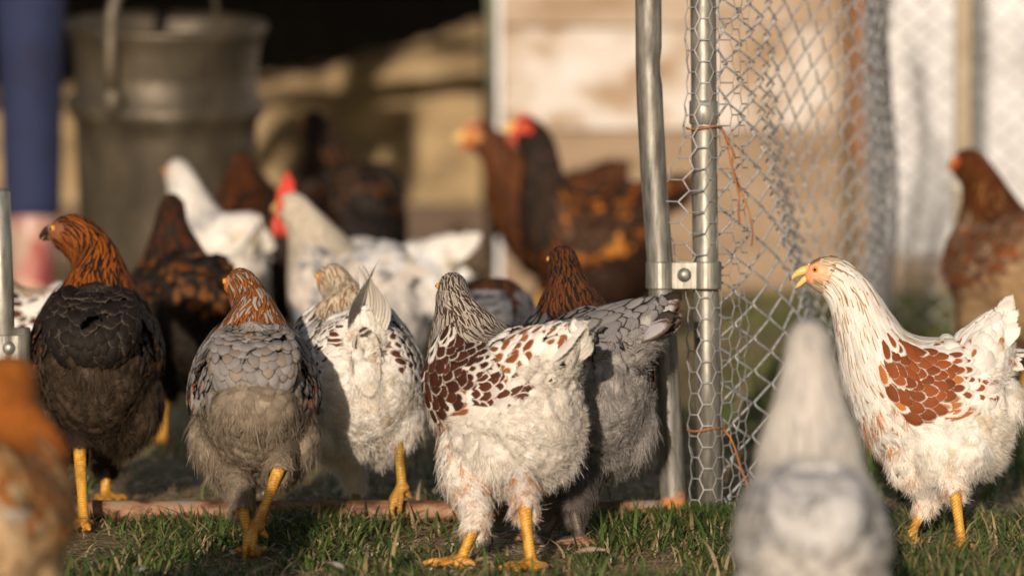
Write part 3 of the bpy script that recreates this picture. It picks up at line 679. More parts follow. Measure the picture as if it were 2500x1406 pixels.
PAL_Q['wing'] = [(3, (.42, .13, .016), (.06, .03, .015), .55), (4, (.04, .02, .012), (.18, .09, .04), .75)]; PAL_Q['flight'] = [(1, (.58, .25, .05), (.5, .18, .03), .7)]
PAL_P = browned(None, (.06, .024, .012), (.18, .06, .016), (.14, .075, .045)); PAL_P['head'] = [(1, (.42, .16, .035), (.5, .2, .05), .7)]
PAL_R = browned(None, (.16, .08, .045), (.24, .075, .02), (.34, .23, .15)); PAL_R['neck'] = [(4, (.13, .042, .012), (.04, .016, .008), .6), (1, (.28, .13, .04), BR, .5)]; PAL_R['head'] = [(1, (.12, .035, .012), BR, .7)]
PAL_R['fluff'] = [(1, (.36, .24, .13), (.42, .3, .18), .8)]
PAL_N = dict(PAL_G, neck=[(4, (.62, .55, .44), (.7, .64, .54), .7)], head=[(1, (.55, .5, .4), (.6, .56, .48), .8)], breast=[(3, (.42, .47, .52), (.55, .58, .62), .8)], back=[(4, (.66, .6, .54), (.72, .67, .6), .8), (2, (.25, .25, .27), (.6, .55, .5), .6)], wing=[(4, (.66, .6, .54), (.72, .67, .6), .8), (2, (.28, .28, .30), (.6, .55, .5), .6)])
PAL_W = dict(PAL_C, wing=[(6, W2, W2, 1)], back=[(6, W2, W2, 1), (1, (.5, .35, .22), W2, .4)], neck=[(4, W2, (.6, .55, .5), .8)], head=[(1, (.75, .68, .6), W2, .8)], flight=[(1, W2, W2, 1)], covert=[(1, W2, W2, 1)], breast=[(3, W2, W2, 1), (1, (.5, .3, .15), W2, .4)])
PAL_O = dict(PAL_W, wing=[(1, (.70, .72, .74), W2, 1)], back=[(1, (.70, .72, .74), W2, 1)])
PAL_S = dict(PAL_E, back=[(1, (.20, .20, .215), (.11, .11, .12), .8)], covert=[(1, (.2, .2, .215), (.1, .1, .11), .8)], wing=[(1, (.2, .2, .215), (.1, .1, .11), .8)])

#@ENV
# ------------------------------------------------------------ setting: ground, shed, heap, walls
def ground_mat():
    m, n, l, b = mat('dirt')
    t1 = noise(n, l, 1.6, 6); t2 = noise(n, l, 38, 6); t3 = noise(n, l, 210, 3)
    r1 = ramp(n, [(0.3, (.15, .11, .07)), (0.5, (.33, .24, .15)), (.62, (.46, .34, .21)), (.8, (.22, .175, .10))]); l.new(t2.outputs[0], r1.inputs[0])
    r2 = ramp(n, [(0.45, (.55, .60, .42)), (.6, (1, 1, 1))]); l.new(t1.outputs[0], r2.inputs[0])
    mx = n.new('ShaderNodeMix'); mx.data_type = 'RGBA'; mx.blend_type = 'MULTIPLY'; mx.inputs['Factor'].default_value = 1
    l.new(r1.outputs[0], mx.inputs['A']); l.new(r2.outputs[0], mx.inputs['B'])
    r3 = ramp(n, [(0.62, (0, 0, 0)), (0.7, (1, 1, 1))]); l.new(t3.outputs[0], r3.inputs[0])
    m2 = n.new('ShaderNodeMix'); m2.data_type = 'RGBA'; l.new(r3.outputs[0], m2.inputs['Factor']); l.new(mx.outputs['Result'], m2.inputs['A']); m2.inputs['B'].default_value = (.36, .29, .20, 1)
    l.new(m2.outputs['Result'], b.inputs['Base Color']); b.inputs['Roughness'].default_value = .95; b.inputs['Specular IOR Level'].default_value = .15
    bump(n, l, t2.outputs[0], .9, .02, b); return m
M_DIRT = ground_mat()
def gh(x, y):   # gentle unevenness of the yard
    return -.003+.35*(.004*np.sin(x*7.1+y*3.3)+.003*np.sin(x*15.7-y*9.1+1.3)+.0025*np.sin(y*21+x*4))
gx = np.concatenate([[-60, -20, -6, -2.5], np.linspace(-1.4, 1.6, 90), [2.5, 6, 20, 60]]); gy = np.concatenate([[-40, -5, 1.5, 2.5], np.linspace(3, 9, 130), [10, 12, 14, 18, 30, 60, 120]])
GX, GY = np.meshgrid(gx, gy, indexing='ij'); inn = (np.abs(GX) < 1.7) & (GY >= 3) & (GY <= 9)
V = np.stack([GX, GY, np.where(inn, gh(GX, GY), 0)], -1).reshape(-1, 3); k = np.arange(V.shape[0]).reshape(GX.shape)
g = np_mesh('ground', V, np.stack([k[:-1, :-1], k[1:, :-1], k[1:, 1:], k[:-1, 1:]], -1).reshape(-1, 4), M_DIRT); g['kind'] = 'structure'

M_DARK = simple('shade_black_board', [(0.3, (.012, .010, .008)), (0.7, (.03, .024, .018))], 14, .9)  # near-black boards; the unlit depth of the shed is put into the colour
M_PLANK = simple('old_plank', [(0.3, (.05, .032, .02)), (0.7, (.13, .09, .06))], 9, .85, mapscale=(1, 1, 12))
M_SAND = simple('sandy_soil', [(0.25, (.22, .16, .09)), (0.5, (.40, .295, .165)), (.75, (.54, .42, .25))], 5, .95, detail=9, bs=.8, bd=.03, spec=.1)
def wall_mat(name, stops, streak=(1, 1, 1), sc=3.0):
    m, n, l, b = mat(name)
    t = noise(n, l, sc, 7, mapscale=streak); r = ramp(n, stops); l.new(t.outputs[0], r.inputs[0])
    l.new(r.outputs[0], b.inputs['Base Color']); b.inputs['Roughness'].default_value = .8; b.inputs['Specular IOR Level'].default_value = .2
    bump(n, l, t.outputs[0], .5, .01, b); return m
M_WHITE = wall_mat('flaking_whitewash', [(.3, (.30, .29, .28)), (.45, (.56, .57, .59)), (.62, (.70, .71, .73))], (5, 5, 1.0), 7)
M_WORN = wall_mat('worn_whitewash', [(.3, (.20, .125, .07)), (.44, (.33, .25, .175)), (.54, (.50, .46, .42)), (.7, (.58, .555, .545))], (1.2, 1.2, 2.0), 3.5)
M_CREAM = wall_mat('stained_whitewash', [(.3, (.20, .13, .075)), (.45, (.31, .235, .165)), (.58, (.42, .35, .29)), (.8, (.50, .45, .42))], (.8, .8, 2.4), 2.2)
M_TAN = wall_mat('bare_weathered_board', [(.3, (.17, .115, .07)), (.7, (.34, .26, .18))], (.8, .8, 4), 3)
YW = 10.4
def wx(px, Y): return (px-1250)/F*Y*cp
# clad wall of the hen house: horizontal boards over a bare skirting board
hh = empty('hen_house', (wx(1700, YW), YW, 0)); tag(hh, 'whitewashed board hen house wall with bare tan skirting and corner board beyond the gate', 'hen house')
def hb(a, b, name, m, bev=.004): 
    q = MB(); o0 = Vector((wx(1700, YW), YW, 0)); q.box(Vector(a)-o0, Vector(b)-o0); return q.build(name, m, hh, smooth=False, bevel=bev)
xl, xr = wx(1228, YW), wx(2150, YW)
zs = [.10, .42, .80, 1.2, 1.6, 2.0, 2.4]
hb((xl, YW, -.02), (xr, YW+.03, .44), 'skirting', M_TAN)
hb((xl, YW+.012, .444), (xr, YW+.04, .72), 'wall', M_WORN); hb((xl, YW+.004, .724), (xr, YW+.04, 1.2), 'wall', M_CREAM); hb((xl, YW+.012, 1.204), (xr, YW+.04, 2.3), 'wall', M_CREAM)
hb((xl, YW+.045, -.02), (xr, YW+3.5, 2.3), 'side_wall', M_DARK)
hb((wx(1212, YW), YW-.012, -.02), (xl-.002, YW+.06, 2.3), 'corner_board', M_WHITE)
hb((wx(1180, YW)-.1, YW-.45, 2.304), (xr+.1, YW+3.7, 2.36), 'roof', M_DARK)
hb((wx(2075, YW), YW-.016, .36), (wx(2112, YW), YW-.002, .80), 'rusty_strap', simple('rust_flat', [(.3, (.24, .09, .03)), (.7, (.38, .19, .08))], 12, .9))
# white wall at the right
rw = empty('white_wall', (wx(2320, YW+.1), YW+.1, 0)); tag(rw, 'bright flaking whitewashed wall behind the chestnut hen at right', 'wall')
q = MB(); q.box((wx(2154, YW+.1)-wx(2320, YW+.1), 0, -.02), (3.2, .2, 2.6)); q.build('wall', M_WHITE, rw, smooth=False)
q = MB(); q.box((wx(2154, YW+.1)-wx(2320, YW+.1), -.02, -.02), (3.2, -.002, .10)); q.build('plinth', M_CREAM, rw, smooth=False)
# open shed on the left with a heap of sandy soil inside
sh = empty('open_shed', (-2.5, 11.4, 0)); tag(sh, 'dark open fronted shed behind the metal can and the sandy heap', 'shed')
def sb(a, b, name, m):
    q = MB(); o0 = Vector((-2.5, 11.4, 0)); q.box(Vector(a)-o0, Vector(b)-o0); q.build(name, m, sh, smooth=False)
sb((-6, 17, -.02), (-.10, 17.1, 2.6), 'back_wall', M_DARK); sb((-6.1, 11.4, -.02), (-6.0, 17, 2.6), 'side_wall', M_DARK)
sb((-6.2, 11.2, 2.604), (-.02, 17.3, 2.7), 'roof', M_DARK); sb((-6, 11.4, 1.48), (-.06, 11.46, 2.6), 'shade_fascia', M_DARK)  # fascia hangs low above view, shaped to keep sun off the back wall
sb((-6, 11.30, .93), (-.10, 11.36, 1.01), 'rail', M_PLANK); sb((-6, 11.30, 1.17), (-.10, 11.36, 1.23), 'rail', M_PLANK)  # both rails added out of view to throw shadow bands on the heap
sb((-3.2, 11.9, -.02), (-.08, 11.95, .19), 'kick_board', M_PLANK)
N1, N2 = 120, 60
U, Vv = np.meshgrid(np.linspace(0, 1, N1), np.linspace(0, 1, N2), indexing='ij')
hx = -4.2+4.1*U; hyy = 12.0+4.6*Vv
crest = .50+.30*smooth(hx, -1.4, 0.1)+.05*np.sin(hx*3.1)
hz = crest*smooth(Vv, 0, .42)*(1-.25*smooth(Vv, .55, 1.0)) + .018*np.sin(hx*9+hyy*5)+.014*np.sin(hx*17-hyy*11)+.01*np.sin(hx*31+hyy*23)
hz = np.where(Vv < .02, -.01, hz)
V = np.stack([hx, hyy, hz], -1).reshape(-1, 3); k = np.arange(N1*N2).reshape(N1, N2)
hp = np_mesh('soil_heap', V, np.stack([k[:-1, :-1], k[1:, :-1], k[1:, 1:], k[:-1, 1:]], -1).reshape(-1, 4), M_SAND); hp['kind'] = 'structure'

# ------------------------------------------------------------ metals
def galv(name, c0, c1, c2, rough=.42, metal=.60, streak=(6, 6, 1), sc=18):
    m, n, l, b = mat(name); t = noise(n, l, sc, 6, mapscale=streak); r = ramp(n, [(.28, c0), (.5, c1), (.75, c2)]); l.new(t.outputs[0], r.inputs[0])
    t2 = noise(n, l, 55, 3); rr = ramp(n, [(.3, (rough-.08,)*3), (.7, (rough+.14,)*3)]); l.new(t2.outputs[0], rr.inputs[0])
    l.new(r.outputs[0], b.inputs['Base Color']); l.new(rr.outputs[0], b.inputs['Roughness']); b.inputs['Metallic'].default_value = metal
    bump(n, l, t2.outputs[0], .15, .001, b); return m
M_GALV = galv('galvanised_tube', (.10, .10, .09), (.24, .235, .21), (.40, .39, .35))
M_GALV2 = galv('galvanised_wire', (.18, .19, .20), (.34, .35, .36), (.50, .50, .49), .5, .25)
M_CAN = galv('dull_can', (.03, .024, .016), (.065, .053, .036), (.12, .10, .07), .5, .45, (2, 2, 1), 6)
M_RUST = simple('rust', [(.25, (.14, .05, .02)), (.5, (.34, .15, .06)), (.75, (.48, .27, .13))], 30, .9, detail=8, bs=.5, bd=.002)
M_RUSTW = simple('rusty_wire', [(.3, (.16, .05, .015)), (.7, (.42, .16, .04))], 40, .8, bs=.2)
def rail_mat():
    m, n, l, b = mat('rusted_rail'); t = noise(n, l, 22, 8, mapscale=(1, 2, 2)); t2 = noise(n, l, 120, 4)
    r = ramp(n, [(.36, (.045, .024, .016)), (.46, (.13, .052, .024)), (.56, (.26, .14, .075)), (.7, (.22, .20, .17))]); l.new(t.outputs[0], r.inputs[0]); l.new(r.outputs[0], b.inputs['Base Color'])
    b.inputs['Roughness'].default_value = .7; b.inputs['Metallic'].default_value = .1; bump(n, l, t2.outputs[0], .4, .001, b); return m
M_RAIL = rail_mat()
def upright_mat():   # galvanised with rust creeping up from the foot
    m, n, l, b = mat('tube_rusty_foot'); t = noise(n, l, 18, 6, mapscale=(6, 6, 1)); r = ramp(n, [(.30, (.06, .06, .053)), (.5, (.17, .165, .148)), (.75, (.32, .31, .275))]); l.new(t.outputs[0], r.inputs[0])
    tc = n.new('ShaderNodeTexCoord'); sx = n.new('ShaderNodeSeparateXYZ'); l.new(tc.outputs['Object'], sx.inputs[0]); t2 = noise(n, l, 60, 6)
    h = math_node(n, l, 'ADD', sx.outputs[2], math_node(n, l, 'MULTIPLY', t2.outputs[0], .06)); f = ramp(n, [(.058, (1, 1, 1)), (.070, (0, 0, 0))]); l.new(h, f.inputs[0])
    mx = n.new('ShaderNodeMix'); mx.data_type = 'RGBA'; l.new(f.outputs[0], mx.inputs['Factor']); l.new(r.outputs[0], mx.inputs['A']); mx.inputs['B'].default_value = (.42, .17, .05, 1)
    l.new(mx.outputs['Result'], b.inputs['Base Color']); l.new(math_node(n, l, 'SUBTRACT', .45, math_node(n, l, 'MULTIPLY', f.outputs[0], .45)), b.inputs['Metallic'])
    l.new(math_node(n, l, 'ADD', .50, math_node(n, l, 'MULTIPLY', f.outputs[0], .35)), b.inputs['Roughness']); bump(n, l, t2.outputs[0], .25, .001, b); return m
M_UP = upright_mat()

# ------------------------------------------------------------ gate frame: two uprights, rusty ground rail, head rail
YG = 5.12; gf = empty('gate_frame', (at(900, 1270, YG).x, YG, 0)); go = gf.location.copy()
tag(gf, 'silver tube gate frame with dented right upright and rusty rail in the grass', 'gate frame')
def loc(v): return Vector(v)-go
pts = []
for py in range(-2400, 1241, 30):
    cx = np.interp(py, [-2400, -200, 0, 150, 260, 450, 640, 1240], [1572, 1582, 1583, 1584, 1587, 1597, 1611, 1645]); pts.append(loc(at(cx, py, YG)))
pts.append(loc((at(1646, 1245, YG).x, YG, .004)))
q = MB(); n_ = 24; q.tube(pts, .0175, n_)
# the dent: press the tube in on its right side near the bend
for i, v in enumerate(q.v):
    P = Vector(v)+go; dz = (P.z-at(1600, 165, YG).z); 
    if abs(dz) < .05:
        k = math.exp(-(dz/.016)**2); xx = P.x-at(1600, 165, YG).x
        q.v[i] = (v[0]-k*.003*(1 if xx > 0 else 0), v[1]+k*.005*(1 if P.y < YG else 0), v[2])
q.build('upright', M_UP, gf)
q = MB(); q.tube([loc((at(10, 900, YG).x, YG, .004)), loc((at(4, 700, YG).x, YG, .3)), loc((at(-5, 462, YG).x, YG, .440)), loc((at(-5, 462, YG).x, YG, .445))], [.0165, .0165, .0165, .012], 20); q.build('upright', M_GALV, gf)
q = MB(); q.tube([loc((at(150, 1250, YG).x+i*.04, YG+.001*math.sin(i), .014)) for i in range(21)]+[loc((at(1622, 1250, YG).x, YG, .014))], .0145, 18); q.build('bottom_rail', M_RAIL, gf)

XP = at(1722, 700, YG).x
fp = empty('fence_post', (XP, YG+.015, 0)); tag(fp, 'straight silver tube fence post wrapped in thin hexagonal wire right of the gate', 'fence post')
q = MB(); q.tube([Vector((at(px, py, YG).x-XP, 0, max(at(px, py, YG).z, -.02))) for px, py in ((1735, 1300), (1728, 900), (1722, 500), (1718, 0), (1712, -1200))], .0172, 24); q.build('tube', M_GALV, fp)
zc = at(1720, 275, YG).z
q = MB(); q.lathe([(.0174, -.016), (.0192, -.014), (.0192, .014), (.0174, .016)], 24, (at(1719, 275, YG).x-XP, 0, zc)); q.build('collar', M_GALV, fp)

def clamp(label, px, py, w2, left):
    c = at(px, py, YG-.004); o = empty('panel_clamp', c); tag(o, label, 'clamp')
    q = MB(); h = .0185 if True else 0
    # strap: rounded band round the upright, flat web, band round the post
    for (x0, r) in (left, w2):
        ring = []; n = 28
        q.lathe([(r, -h), (r+.0022, -h+.001), (r+.0022, h-.001), (r, h)], 28, (x0, .004, 0))
    a, b = left[0]+left[1]*.75, w2[0]-w2[1]*.75
    q.box((a, -.0125, -h*.96), (b, -.0095, h*.96)); q.box((a, .012, -h*.96), (b, .015, h*.96))
    q.build('strap', M_GALV, o, smooth=False, bevel=.0008)
    q = MB(); xm = (a+b)/2; q.ball((xm, -.0125, .001), (.0095, .006, .0095), 16, 10); bo = q.build('bolt', M_GALV, o)
    q = MB(); q.lathe([(.0075, .012), (.0075, .020)], 6); 
    q = MB(); q.tube([(xm, -.012, .001), (xm, .026, .001)], .0035, 10); q.build('shank', M_GALV, bo)
clamp('grey steel clamp with domed bolt joining the dented upright to the fence post', 1672, 672, (at(1725, 672, YG).x-at(1672, 672, YG).x, .0180), (at(1614, 672, YG).x-at(1672, 672, YG).x, .0182))
clamp('grey steel clamp on the left gate upright beside the dark hen', 40, 850, (.0, .016), (at(8, 850, YG).x-at(40, 850, YG).x, .0172))
q = MB(); lp = empty('fence_post', (at(52, 850, YG).x, YG, 0)); tag(lp, 'short silver tube stub held by the left clamp', 'fence post')
q.tube([(0, 0, at(50, 905, YG).z), (0, 0, at(50, 800, YG).z)], .0125, 18); q.build('tube', M_GALV, lp)

# ------------------------------------------------------------ wire
def spline(pts, n):
    pts = np.array(pts, float); d = np.concatenate([[0], np.cumsum(np.linalg.norm(np.diff(pts, axis=0), axis=1))]); L = d[-1]
    s = np.linspace(0, L, 400); P = np.stack([np.interp(s, d, pts[:, i]) for i in range(2)], -1)
    for _ in range(60): P[1:-1] = (P[:-2]+2*P[1:-1]+P[2:])/4
    d = np.concatenate([[0], np.cumsum(np.linalg.norm(np.diff(P, axis=0), axis=1))])
    return P, d
path = [(XP+.014, YG+.012), (XP+.055, YG+.09), (XP+.11, YG+.23), (XP+.17, YG+.45), (XP+.23, YG+.73), (XP+.29, YG+1.02), (XP+.34, YG+1.28), (XP+.372, YG+1.44), (XP+.462, YG+2.4), (XP+.555, YG+3.46)]
PP, DD = spline(path, 400)
def on_path(s):
    return np.array([np.interp(s, DD, PP[:, 0]), np.interp(s, DD, PP[:, 1])])
def nrm(s):
    a, b = on_path(s-.01), on_path(s+.01); t = (b-a)/(np.linalg.norm(b-a)+1e-9); return np.array([t[1], -t[0]])
cf = empty('chain_link_fence', (XP, YG, 0)); tag(cf, 'slack grey chain link mesh running back from the post to the white wall', 'fence')
q = MB(); cw, chh = .058, .047; nW = int(DD[-1]/cw*1.0)
for i in range(nW):
    s0 = .008+i*cw; near = s0 < 1.6
    pts = []; zt = 1.15; m = int(zt/(chh/2)); 
    for kz in range(m+1):
        side = 1 if (kz+i) % 2 else -1; z = kz*chh/2-.01
        ss = s0+side*cw*.50+.020*math.sin(z*6+s0*3); bulge = .022*math.sin(s0*5.1+z*4.3)+.012*math.sin(z*9+s0*2)
        for (f, dz, sd) in ((0.0, -.0028, -.0022*side), (0.0, .0028, .0022*side)):
            c = on_path(max(ss, .0)); nn = nrm(max(ss, .0)); off = bulge*min(1, s0*3)+sd
            pts.append((c[0]+nn[0]*off, c[1]+nn[1]*off, z+dz+.030*math.sin(s0*2.2+z*1.5)+.008*math.sin(s0*9+z*13)))
    q.tube(pts, .0017, 6 if near else 4, cap=False)
q.v = [(v[0]-XP, v[1]-YG, v[2]) for v in q.v]; q.build('wire_mesh', M_GALV2, cf)
# second panel of mesh across the pale wall, from the far corner to the right
cf2 = empty('chain_link_fence', (wx(2130, 8.62), 8.62, 0)); tag(cf2, 'far chain link panel hung either side of the tan pole before the white wall', 'fence')
q = MB()
for i in range(24):
    pts = []
    for kz in range(44):
        side = 1 if (kz+i) % 2 else -1; z = .03+kz*.026; xx = i*.030+side*.015+.006*math.sin(z*8+i*.3)
        for dz in (-.0028, .0028): pts.append((xx, .003*side+.01*math.sin(i*.5+z*3), z+dz))
    q.tube(pts, .0017, 4, cap=False)
q.build('wire_mesh', M_GALV2, cf2)
# hexagonal wire wrapped round the post and trailing along the mesh
def hexwire(name, fn, nx, nz, a, r, label, y0=0.0):
    q = MB(); seen = set()
    h = a*math.sqrt(3)/2; W = 1.5*a
    def nd(i, j): return None
    for i in range(nx):
        for j in range(nz):
            cx = i*a*1.55; cz = j*2*h+(h if i % 2 else 0)
            cor = [(cx+a*math.cos(math.pi/3*k), cz+a*math.sin(math.pi/3*k)) for k in range(6)]
            for k in range(6):
                p, p2 = cor[k], cor[(k+1) % 6]; key = (round((p[0]+p2[0])/2, 3), round((p[1]+p2[1])/2, 3))
                if key in seen: continue
                seen.add(key); A = fn(*p); B = fn(*p2); 
                if A is None or B is None: continue
                tw = abs(p[1]-p2[1]) < 1e-4
                q.tube([A, B], r*(1.7 if tw else 1), 4, cap=False)
    o = q.build(name, M_GALV2); tag(o, label, 'wire netting'); return o
def wrap(u, z):
    zz = z; jx = .0025*math.sin(z*60+u*31); 
    bl = .022*math.exp(-((z-.42)/.07)**2)
    th = (u-.05)/.030; x0 = XP+np.interp(z, [0, .3, .7], [.005, .0, -.003])
    if u < .10:    # round the front of the post
        rr = .0215+jx*.6+bl*(1 if th < .2 else .25); return Vector((x0+rr*math.sin(th*1.0)*(1.15 if th < 0 else 1)-bl*.5, YG+.015-rr*math.cos(th), z))
    s = u-.088; c = on_path(s); nn = nrm(s); return Vector((c[0]+nn[0]*(.012+jx), c[1]+nn[1]*(.012+jx), z))
hx_ = hexwire('hex_wire', wrap, 7, 46, .0165, .00058, 'thin silver hexagonal chicken wire wrapped round the right post')
# rusty tie wires
def tie(label, py, tailpts):
    z = at(1720, py, YG).z; x0 = at(1720, py, YG).x
    q = MB(); pts = [(x0+.0235*math.sin(a), YG+.015-.0235*math.cos(a), z+.002*math.sin(a*2)) for a in np.linspace(-1.5, 1.6, 14)]
    pts += [tuple(at(a, b, YG-.012)) for a, b in tailpts]; q.tube(pts, .0014, 6); o = q.build('tie_wire', M_RUSTW); tag(o, label, 'wire')
tie('rusty tie wire round the fence post high up, its twisted end hanging to the right', 312, [(1765, 318), (1778, 345), (1790, 375), (1787, 405), (1796, 440), (1805, 480), (1803, 520), (1806, 548)])
tie('rusty tie wire round the fence post near the grass with a hanging orange tail', 1048, [(1768, 1050), (1782, 1065), (1795, 1095), (1803, 1125), (1815, 1160), (1830, 1195)])
q = MB(); q.tube([at(a, b, YG+.03) for a, b in ((1768, 320), (1785, 400), (1802, 450), (1815, 480), (1830, 520), (1838, 570), (1835, 600))], .0011, 6); o = q.build('tie_wire', M_RUSTW); tag(o, 'long loose rusty wire strand against the chain link mesh', 'wire')
q = MB(); q.tube([at(a, b, 6.3) for a, b in ((2030, 95), (2060, 105), (2090, 130), (2120, 160), (2138, 190))], .0022, 6); o = q.build('tie_wire', M_RUSTW); tag(o, 'bent rusty wire hooked on the far top part of the chain link mesh', 'wire')
# far pole with latch
pp = empty('fence_post', (wx(2352, 8.6), 8.6, 0)); tag(pp, 'tan fence pole with a latch standing before the white wall at right', 'fence post')
M_POLE = simple('tan_pole', [(.3, (.30, .25, .17)), (.7, (.48, .42, .32))], 10, .7)
q = MB(); q.tube([(0, 0, 0), (0, 0, 1.9)], .021, 16); q.build('pole', M_POLE, pp)
q = MB(); q.box((-.028, -.035, .335), (.03, .0, .36)); q.box((-.05, -.04, .345), (-.02, -.03, .353)); q.box((.0, -.04, .31), (.012, -.02, .34)); q.build('latch', M_GALV, pp, smooth=False, bevel=.002)

# ------------------------------------------------------------ metal can with raised bail
YC = 8.1; sC = F/YC; cx_ = wx(402, YC)
can = empty('metal_can', (cx_, YC, 0)); tag(can, 'large dull galvanised can with ribs and a raised strap handle beside the person', 'can')
q = MB(); r0 = .5*470/sC
prof = [(0, .012), (r0*.80, .012), (r0*.82, .0), (r0*.84, .02), (r0*.93, .48), (r0*.94, .508), (r0*1.00, .520), (r0*1.01, .535), (r0*1.00, .550), (r0*.94, .560), (r0*.935, .63), (r0*.955, .66), (r0*1.0, .690), (r0*1.04, .70), (r0*1.02, .712), (r0*.97, .69), (r0*.94, .62), (r0*.80, .03), (0, .03)]
can.rotation_euler = (R(7), R(1), 0)
q.lathe(prof, 64); q.build('shell', M_CAN, can)
q = MB(); ea = R(-118); ex, ey = r0*.97*math.cos(ea), r0*.97*math.sin(ea)
q.tube([(ex, ey-.012, .56), (ex-.005, ey-.02, .64), (ex-.003, ey-.01, .74), (ex*.7, ey*.7, .90), (0, 0, .98), (-ex*.7, -ey*.7, .90), (-ex, -ey, .70), (-ex, -ey, .56)], .014, 10, flat=(.4, 1)); q.build('bail', M_CAN, can)
q = MB(); q.ball((ex, ey-.018, .566), (.024, .012, .028), 14, 10); q.build('ear', M_CAN, can)

# ------------------------------------------------------------ person: blue trousers, flowered boots
YP = 8.8; sP = F/YP
pe = empty('person', (wx(-20, YP), YP, 0)); tag(pe, 'person in dark blue trousers and flowered rubber boots standing at the left edge', 'person')
def skinned(name, joints, edges, m, parent, root=0, sub=2):
    me = bpy.data.meshes.new(name); me.from_pydata([j[:3] for j in joints], edges, []); o = bpy.data.objects.new(name, me); link(o)
    sk = o.modifiers.new('skin', 'SKIN'); 
    for i, j in enumerate(joints):
        me.skin_vertices[0].data[i].radius = (j[3], j[4] if len(j) > 4 else j[3]); me.skin_vertices[0].data[i].use_root = (i == root)
    s = o.modifiers.new('sub', 'SUBSURF'); s.levels = sub; s.render_levels = sub
    dg = bpy.context.evaluated_depsgraph_get(); r = bpy.data.meshes.new_from_object(o.evaluated_get(dg)); bpy.data.objects.remove(o)
    r.materials.clear(); r.materials.append(m); r.polygons.foreach_set('use_smooth', [True]*len(r.polygons)); r.name = name
    ob = bpy.data.objects.new(name, r); link(ob, parent); return ob
M_SK = simple('skin', [(.3, (.55, .32, .22)), (.7, (.66, .42, .30))], 30, .5)
M_BLUE = simple('blue_cloth', [(.3, (.004, .008, .034)), (.7, (.012, .022, .078))], 7, .85, bs=.6, bd=.01)
M_JKT = simple('jacket_cloth', [(.3, (.04, .04, .05)), (.7, (.08, .08, .09))], 20, .9)
M_HAIR = simple('brown_hair', [(.3, (.03, .02, .01)), (.7, (.09, .05, .03))], 60, .5, mapscale=(1, 1, .1))
def boot_mat():
    m, n, l, b = mat('flowered_rubber'); tc = n.new('ShaderNodeTexCoord'); v = n.new('ShaderNodeTexVoronoi'); v.inputs['Scale'].default_value = 11; l.new(tc.outputs['Object'], v.inputs['Vector'])
    r = ramp(n, [(0, (.30, .06, .05)), (.3, (.40, .27, .22)), (.5, (.05, .14, .07)), (.75, (.36, .26, .22)), (1, (.22, .04, .05))]); sx = n.new('ShaderNodeSeparateColor'); l.new(v.outputs['Color'], sx.inputs[0]); l.new(sx.outputs[0], r.inputs[0])
    l.new(r.outputs[0], b.inputs['Base Color']); b.inputs['Roughness'].default_value = .4; return m
M_BOOT = boot_mat()
lx = wx(76, YP)-wx(-20, YP)
J = [(0, 0, .95, .13, .10), (lx, 0, .86, .085), (lx, .0, .50, .06), (lx, .0, .1, .045), (lx, -.10, .05, .035), (-lx, 0, .86, .085), (-lx, 0, .5, .06), (-lx, 0, .1, .045), (-lx, -.1, .05, .035),
     (0, 0, 1.15, .13, .09), (0, 0, 1.38, .15, .09), (0, 0, 1.50, .05), (0, -.01, 1.58, .07, .09), (0, -.01, 1.66, .075, .09),
     (.19, 0, 1.40, .05), (.25, 0, 1.12, .04), (.26, -.05, .90, .028), (-.19, 0, 1.40, .05), (-.25, 0, 1.12, .04), (-.26, -.05, .90, .028)]
E = [(0, 1), (1, 2), (2, 3), (3, 4), (0, 5), (5, 6), (6, 7), (7, 8), (0, 9), (9, 10), (10, 11), (11, 12), (12, 13), (10, 14), (14, 15), (15, 16), (10, 17), (17, 18), (18, 19)]
body = skinned('body', J, E, M_SK, pe)
for sx_ in (1, -1):   # hands with fingers
    for k in range(4):
        bx = sx_*.26+(k-1.5)*.0; ky = -.085+.02*k
        q = MB(); q.tube([(sx_*.262, ky+.03, .885), (sx_*.262, ky+.028, .85), (sx_*.258, ky+.024, .815-.008*(k in (1, 2))), (sx_*.25, ky+.02, .795)], [.011, .0095, .0085, .006], 8)
        q.build('finger', M_SK, body)
    q = MB(); q.tube([(sx_*.255, -.085, .90), (sx_*.245, -.105, .875), (sx_*.24, -.11, .85)], [.012, .011, .008], 8); q.build('thumb', M_SK, body)
q = MB(); q.tube([(0, -.09, 1.62), (0, -.115, 1.605)], [.012, .014], 8); q.build('nose', M_SK, body)
TR = [(0, 0, .98, .15, .12), (lx, 0, .86, .10, .10), (lx, 0, .60, .078), (lx, .0, .30, .072), (lx, 0, .250, .070), (-lx, 0, .86, .10), (-lx, 0, .6, .078), (-lx, 0, .30, .072), (-lx, 0, .25, .070)]
skinned('trousers', TR, [(0, 1), (1, 2), (2, 3), (3, 4), (0, 5), (5, 6), (6, 7), (7, 8)], M_BLUE, pe)
skinned('jacket', [(0, 0, .93, .165, .12), (0, 0, 1.15, .155, .11), (0, 0, 1.40, .17, .11), (.2, 0, 1.41, .065), (.26, 0, 1.12, .052), (.265, -.045, .94, .042), (-.2, 0, 1.41, .065), (-.26, 0, 1.12, .052), (-.265, -.045, .94, .042)], [(0, 1), (1, 2), (2, 3), (3, 4), (4, 5), (2, 6), (6, 7), (7, 8)], M_JKT, pe)
for sx_ in (1, -1):
    q = MB(); q.tube([(sx_*lx, 0, .015), (sx_*lx, 0, .06), (sx_*lx, .0, .12), (sx_*lx, 0, .22), (sx_*lx, 0, .345)], [.05, .052, .050, .058, .064], 20)
    q.tube([(sx_*lx, .03, .035), (sx_*lx, -.06, .04), (sx_*lx, -.13, .035), (sx_*lx, -.165, .03)], [.045, .044, .042, .025], 16); b_ = q.build('boot', M_BOOT, pe)
